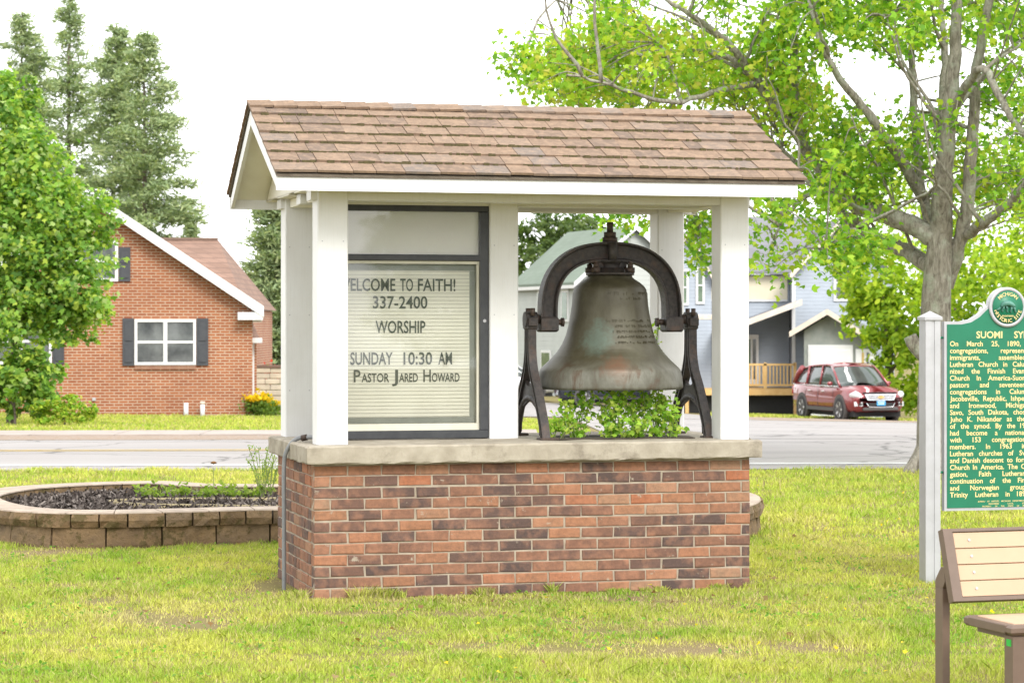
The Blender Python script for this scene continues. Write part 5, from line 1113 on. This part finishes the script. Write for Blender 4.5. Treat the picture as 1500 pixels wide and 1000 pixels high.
        MB().tube([(-2.42,sg*.88,.80),(-2.53,sg*.80,.92),(-2.50,sg*.82,1.05)], [.06,.08,.05], 8).build('tail_light', M['tail'], o)
    q = MB(); q.hexa([(2.555,-.46,.68),(2.555,.46,.68),(2.52,.56,.865),(2.52,-.56,.865),(2.60,-.46,.68),(2.60,.46,.68),(2.565,.56,.865),(2.565,-.56,.865)]); g = q.build('grille', M['chrome'], o)
    for i in range(4): z = .705+i*.038; x = 2.602-.0017*i*4; MB().box(x-.002,x+.006,-.44-.02*i,.44+.02*i,z,z+.018).build('grille_bar', M['cladding'], g)
    MB().box(-2.3,2.3,-.84,.84,.17,.34).build('underbody', M['void'], o)
    MB().tube([(2.50,-.6,.90),(2.545,0,.905),(2.50,.6,.90)], .022, 8).build('hood_deflector', M['rubber'], o)
    q = MB(); q.prism([(-.12,.745),(-.035,.745),(-.035,.725),(.035,.725),(.035,.745),(.12,.745),(.095,.80),(.035,.80),(.035,.82),(-.035,.82),(-.035,.80),(-.095,.80)], 'x', 2.603, 2.622); q.build('emblem', M['emblem'], o)
    MB().bbox(2.50,2.60,-.62,.62,.36,.46,.02).build('lower_bumper', M['cladding'], o); MB().bbox(2.54,2.592,-.42,.42,.475,.60,.01).build('lower_grille', M['rubber'], o)
    MB().tube([(2.585,-.5,.60),(2.605,-.42,.475),(2.61,0,.462),(2.605,.42,.475),(2.585,.5,.60)], .014, 6).build('chrome_trim', M['chrome'], o)
    pl = MB().bbox(2.61,2.622,-.155,.155,.515,.665,.003).build('number_plate', M['plate'], o)
    MB().box(2.6225,2.6235,-.13,.13,.63,.65).build('plate_band', M['vinyl'], pl)
    for k in range(6): y = -.105+k*.036; MB().box(2.6225,2.6235,y,y+.02,.55,.605).build('plate_mark', M['vinyl'], pl)
    return o
CY = 79.5; cx = (1241-750)/F*CY; suv('parked_car', 'dark red sport utility car parked facing us by the garage', (cx, CY, float(gz(cx, CY))), R(-72), 'red').scale = (.93, .98, 1.03)
p = groundat(902, 104); suv('parked_car', 'dark blue car half hidden behind the bell and vines', tuple(p), R(8), 'darkcar')
p = groundat(728, 107); suv('parked_car', 'silver car glimpsed under the left rim of the bell', tuple(p), R(10), 'silvercar')
# ---------------------------------------------------------------- lawn: grass blades
rg = np.random.default_rng(77)
def vnoise(x, y, s, seed):
    r = np.random.default_rng(seed); g = r.random((64,64)); u = x/s+17.3; v = y/s+9.1; i = np.floor(u).astype(int); j = np.floor(v).astype(int); fu = u-i; fv = v-j; fu = fu*fu*(3-2*fu); fv = fv*fv*(3-2*fv)
    G = lambda a, b: g[a % 64, b % 64]; return (G(i,j)*(1-fu)+G(i+1,j)*fu)*(1-fv)+(G(i,j+1)*(1-fu)+G(i+1,j+1)*fu)*fv
SPOTS = [(250,912,.42,.20),(215,905,.18,.12),(300,918,.2,.1),(390,860,.15,.2),(150,880,.15,.1),(820,952,.45,.14),(700,948,.2,.1),(1010,955,.4,.16),(1010,915,.25,.1),(880,925,.3,.08),(560,900,.7,.08),(1180,950,.3,.12),(60,810,.3,.15),(100,860,.15,.1),(780,880,1.2,.05)]
def grass(name, label, N, yr, xr, hb, wb, excl, dens_pow=1.0, seed=1, spots=True, band=False):
    r = np.random.default_rng(seed); u = r.random(N); Y = yr[0]+(yr[1]-yr[0])*u**dens_pow
    X = r.uniform(xr[0](Y), xr[1](Y)); keep = np.ones(N, bool)
    for e in excl: keep &= ~inpoly(np.c_[X, Y], e)
    if band:
        S_ = r.uniform(-.25, BW_+.15, N); D_ = -np.abs(r.normal(0, .05, N))-.008; tuft = vnoise(S_, S_*0, .11, 31) > .58; keep &= tuft; c0 = L(0, 0); X = c0.x+S_*math.cos(TH)-D_*math.sin(TH); Y = c0.y+S_*math.sin(TH)+D_*math.cos(TH)
    clump = .55*vnoise(X,Y,.16,1)+.45*vnoise(X,Y,.5,2); bare = np.zeros(N)
    if spots:
        for px, py, rx, ry in SPOTS:
            c = onground(px, py); ry2 = ry*2.2; d = ((X-c.x)/rx)**2+((Y-c.y)/ry2)**2; bare = np.maximum(bare, np.exp(-d*1.1))
    bare *= .55+.75*vnoise(X,Y,.09,5); keep &= r.random(N) > np.clip(bare*1.25-.12, 0, .93); keep &= r.random(N) < .35+clump
    X, Y, clump, bare = X[keep], Y[keep], clump[keep], bare[keep]; N = len(X)
    ls = (X-P0.x)*math.cos(TH)+(Y-P0.y)*math.sin(TH); ld = -(X-P0.x)*math.sin(TH)+(Y-P0.y)*math.cos(TH)
    dist = np.hypot(np.maximum(np.maximum(-ls, ls-BW_), 0), np.maximum(np.maximum(-ld, ld-BD_), 0)); nearf = np.ones(N) if band else np.clip(.3+dist/.45, .3, 1)
    h = hb*(.30+1.2*clump**1.3)*r.uniform(.5,1.3,N)*(1-.6*bare)*nearf; a = r.uniform(0,2*math.pi,N); w = wb*r.uniform(.6,1.4,N)
    ln = r.normal(0,.65,N)*h; la = r.uniform(0,2*math.pi,N); Z = gz(X,Y)-.004
    dx, dy = np.cos(a)*w/2, np.sin(a)*w/2; mx, my = np.cos(la)*ln, np.sin(la)*ln
    V = np.stack([np.stack([X-dx,Y-dy,Z],1), np.stack([X+dx,Y+dy,Z],1), np.stack([X+dx*.7+mx*.45,Y+dy*.7+my*.45,Z+h*.6],1), np.stack([X+mx,Y+my,Z+h],1), np.stack([X-dx*.7+mx*.45,Y-dy*.7+my*.45,Z+h*.6],1)],1)
    t = np.clip(.15+.9*vnoise(X,Y,.9,3)*.6+.5*vnoise(X,Y,.22,4)-.3+bare*.5, 0, 1)[:,None]
    g0 = np.array([.26,.40,.05]); g1 = np.array([.56,.55,.13]); g2 = np.array([.63,.55,.29])
    c = np.where(t < .6, g0+(g1-g0)*(t/.6), g1+(g2-g1)*((t-.6)/.4)); dry = r.random(N) < .15+.5*bare+.25*np.exp(-(((X-P0.x-1.2)/2.2)**2+((Y-14.9)/.35)**2))+.25*np.clip(vnoise(X,Y,.55,8)-.55,0,1)*2; c[dry] = np.array([.52,.43,.23]); c *= r.uniform(.6,1.3,(N,1))
    return bulk(name, V, 5, M['blade'], None, c, label=label, cat='grass', kind='stuff')
ped_poly = [tuple(L(a, b)[:2]) for a, b in ((-.01,-.01),(BW_+.01,-.01),(BW_+.01,BD_+.01),(-.01,BD_+.01))]
bed_poly = [tuple(fb(per*k/80)[:2]) for k in range(80)]
half_w = lambda k: (lambda Y: -(.2085*Y+.5)*k)
grass('grass', 'short mown yellow-green lawn grass around the shelter', 430000, (10.2, 19.5), (lambda Y: -(.2085*Y+.6), lambda Y: .2085*Y+.6), .045, .005, [ped_poly, bed_poly], 1.05, 1)
grass('grass', 'lawn grass between the flower bed and the road', 170000, (19.5, 28.75), (lambda Y: -(.2085*Y+.6), lambda Y: .2085*Y+.6), .06, .009, [bed_poly], 1.0, 2, False)
grass('grass', 'bright lawn in front of the brick house across the road', 90000, (40.0, 57), (lambda Y: -.2085*Y-1, lambda Y: .022*Y), .07, .02, [], 1.0, 3, False)
grass('grass', 'grass behind the red car and round the blue house', 40000, (79.2, 100), (lambda Y: .08*Y, lambda Y: .22*Y), .10, .045, [], 1.0, 4, False)
grass('grass', 'untrimmed grass tufts along the foot of the brick base', 9000, (14.5, 16), (lambda Y: Y*0-2, lambda Y: Y*0+3), .062, .005, [], 1.0, 6, False, True)
rg = np.random.default_rng(41); n = 15000; Yc = 10.6+9*rg.random(n); Xc = rg.uniform(-1,1,n)*(.2085*Yc+.4); kp = (vnoise(Xc,Yc,.30,51) > .66) & ~inpoly(np.c_[Xc,Yc], ped_poly) & ~inpoly(np.c_[Xc,Yc], bed_poly); Xc, Yc = Xc[kp], Yc[kp]
bulk('clover_patch', leaves(np.c_[Xc,Yc,rg.uniform(.015,.04,len(Xc))], .026, OVAL, rg, 1.0), 6, M['leaf'], None, leafcols(len(Xc), [(.18,.34,.05),(.26,.42,.06),(.13,.27,.04)], rg), label='patches of broad-leaved clover in the lawn', cat='clover', kind='stuff')
# scattered lawn flowers and fallen leaves
rg = np.random.default_rng(9); n = 130; u = rg.random(n); Yf = 11.5+15*u; Xf = rg.uniform(-.2,1,n)*.21*Yf; kp = ~inpoly(np.c_[Xf,Yf], ped_poly) & ~inpoly(np.c_[Xf,Yf], bed_poly); Xf, Yf = Xf[kp], Yf[kp]
bulk('lawn_flowers', leaves(np.c_[Xf,Yf,np.full(len(Xf),.045)], .028, MAPLE, rg, 1.5), 8, M['leaf'], None, leafcols(len(Xf), [(.75,.55,.03),(.8,.62,.05)], rg), label='small yellow flowers dotted over the lawn', cat='flowers', kind='stuff')
n = 160; Yf = 11+10*rg.random(n); Xf = rg.uniform(-1,1,n)*.21*Yf; kp = ~inpoly(np.c_[Xf,Yf], ped_poly) & ~inpoly(np.c_[Xf,Yf], bed_poly); Xf, Yf = Xf[kp], Yf[kp]
bulk('fallen_leaves', leaves(np.c_[Xf,Yf,np.full(len(Xf),.03)], .035, MAPLE, rg, 1.2), 8, M['leaf'], None, leafcols(len(Xf), [(.25,.15,.08),(.32,.22,.12),(.22,.13,.06)], rg), label='a few dry leaves scattered on the lawn', cat='leaves', kind='stuff')
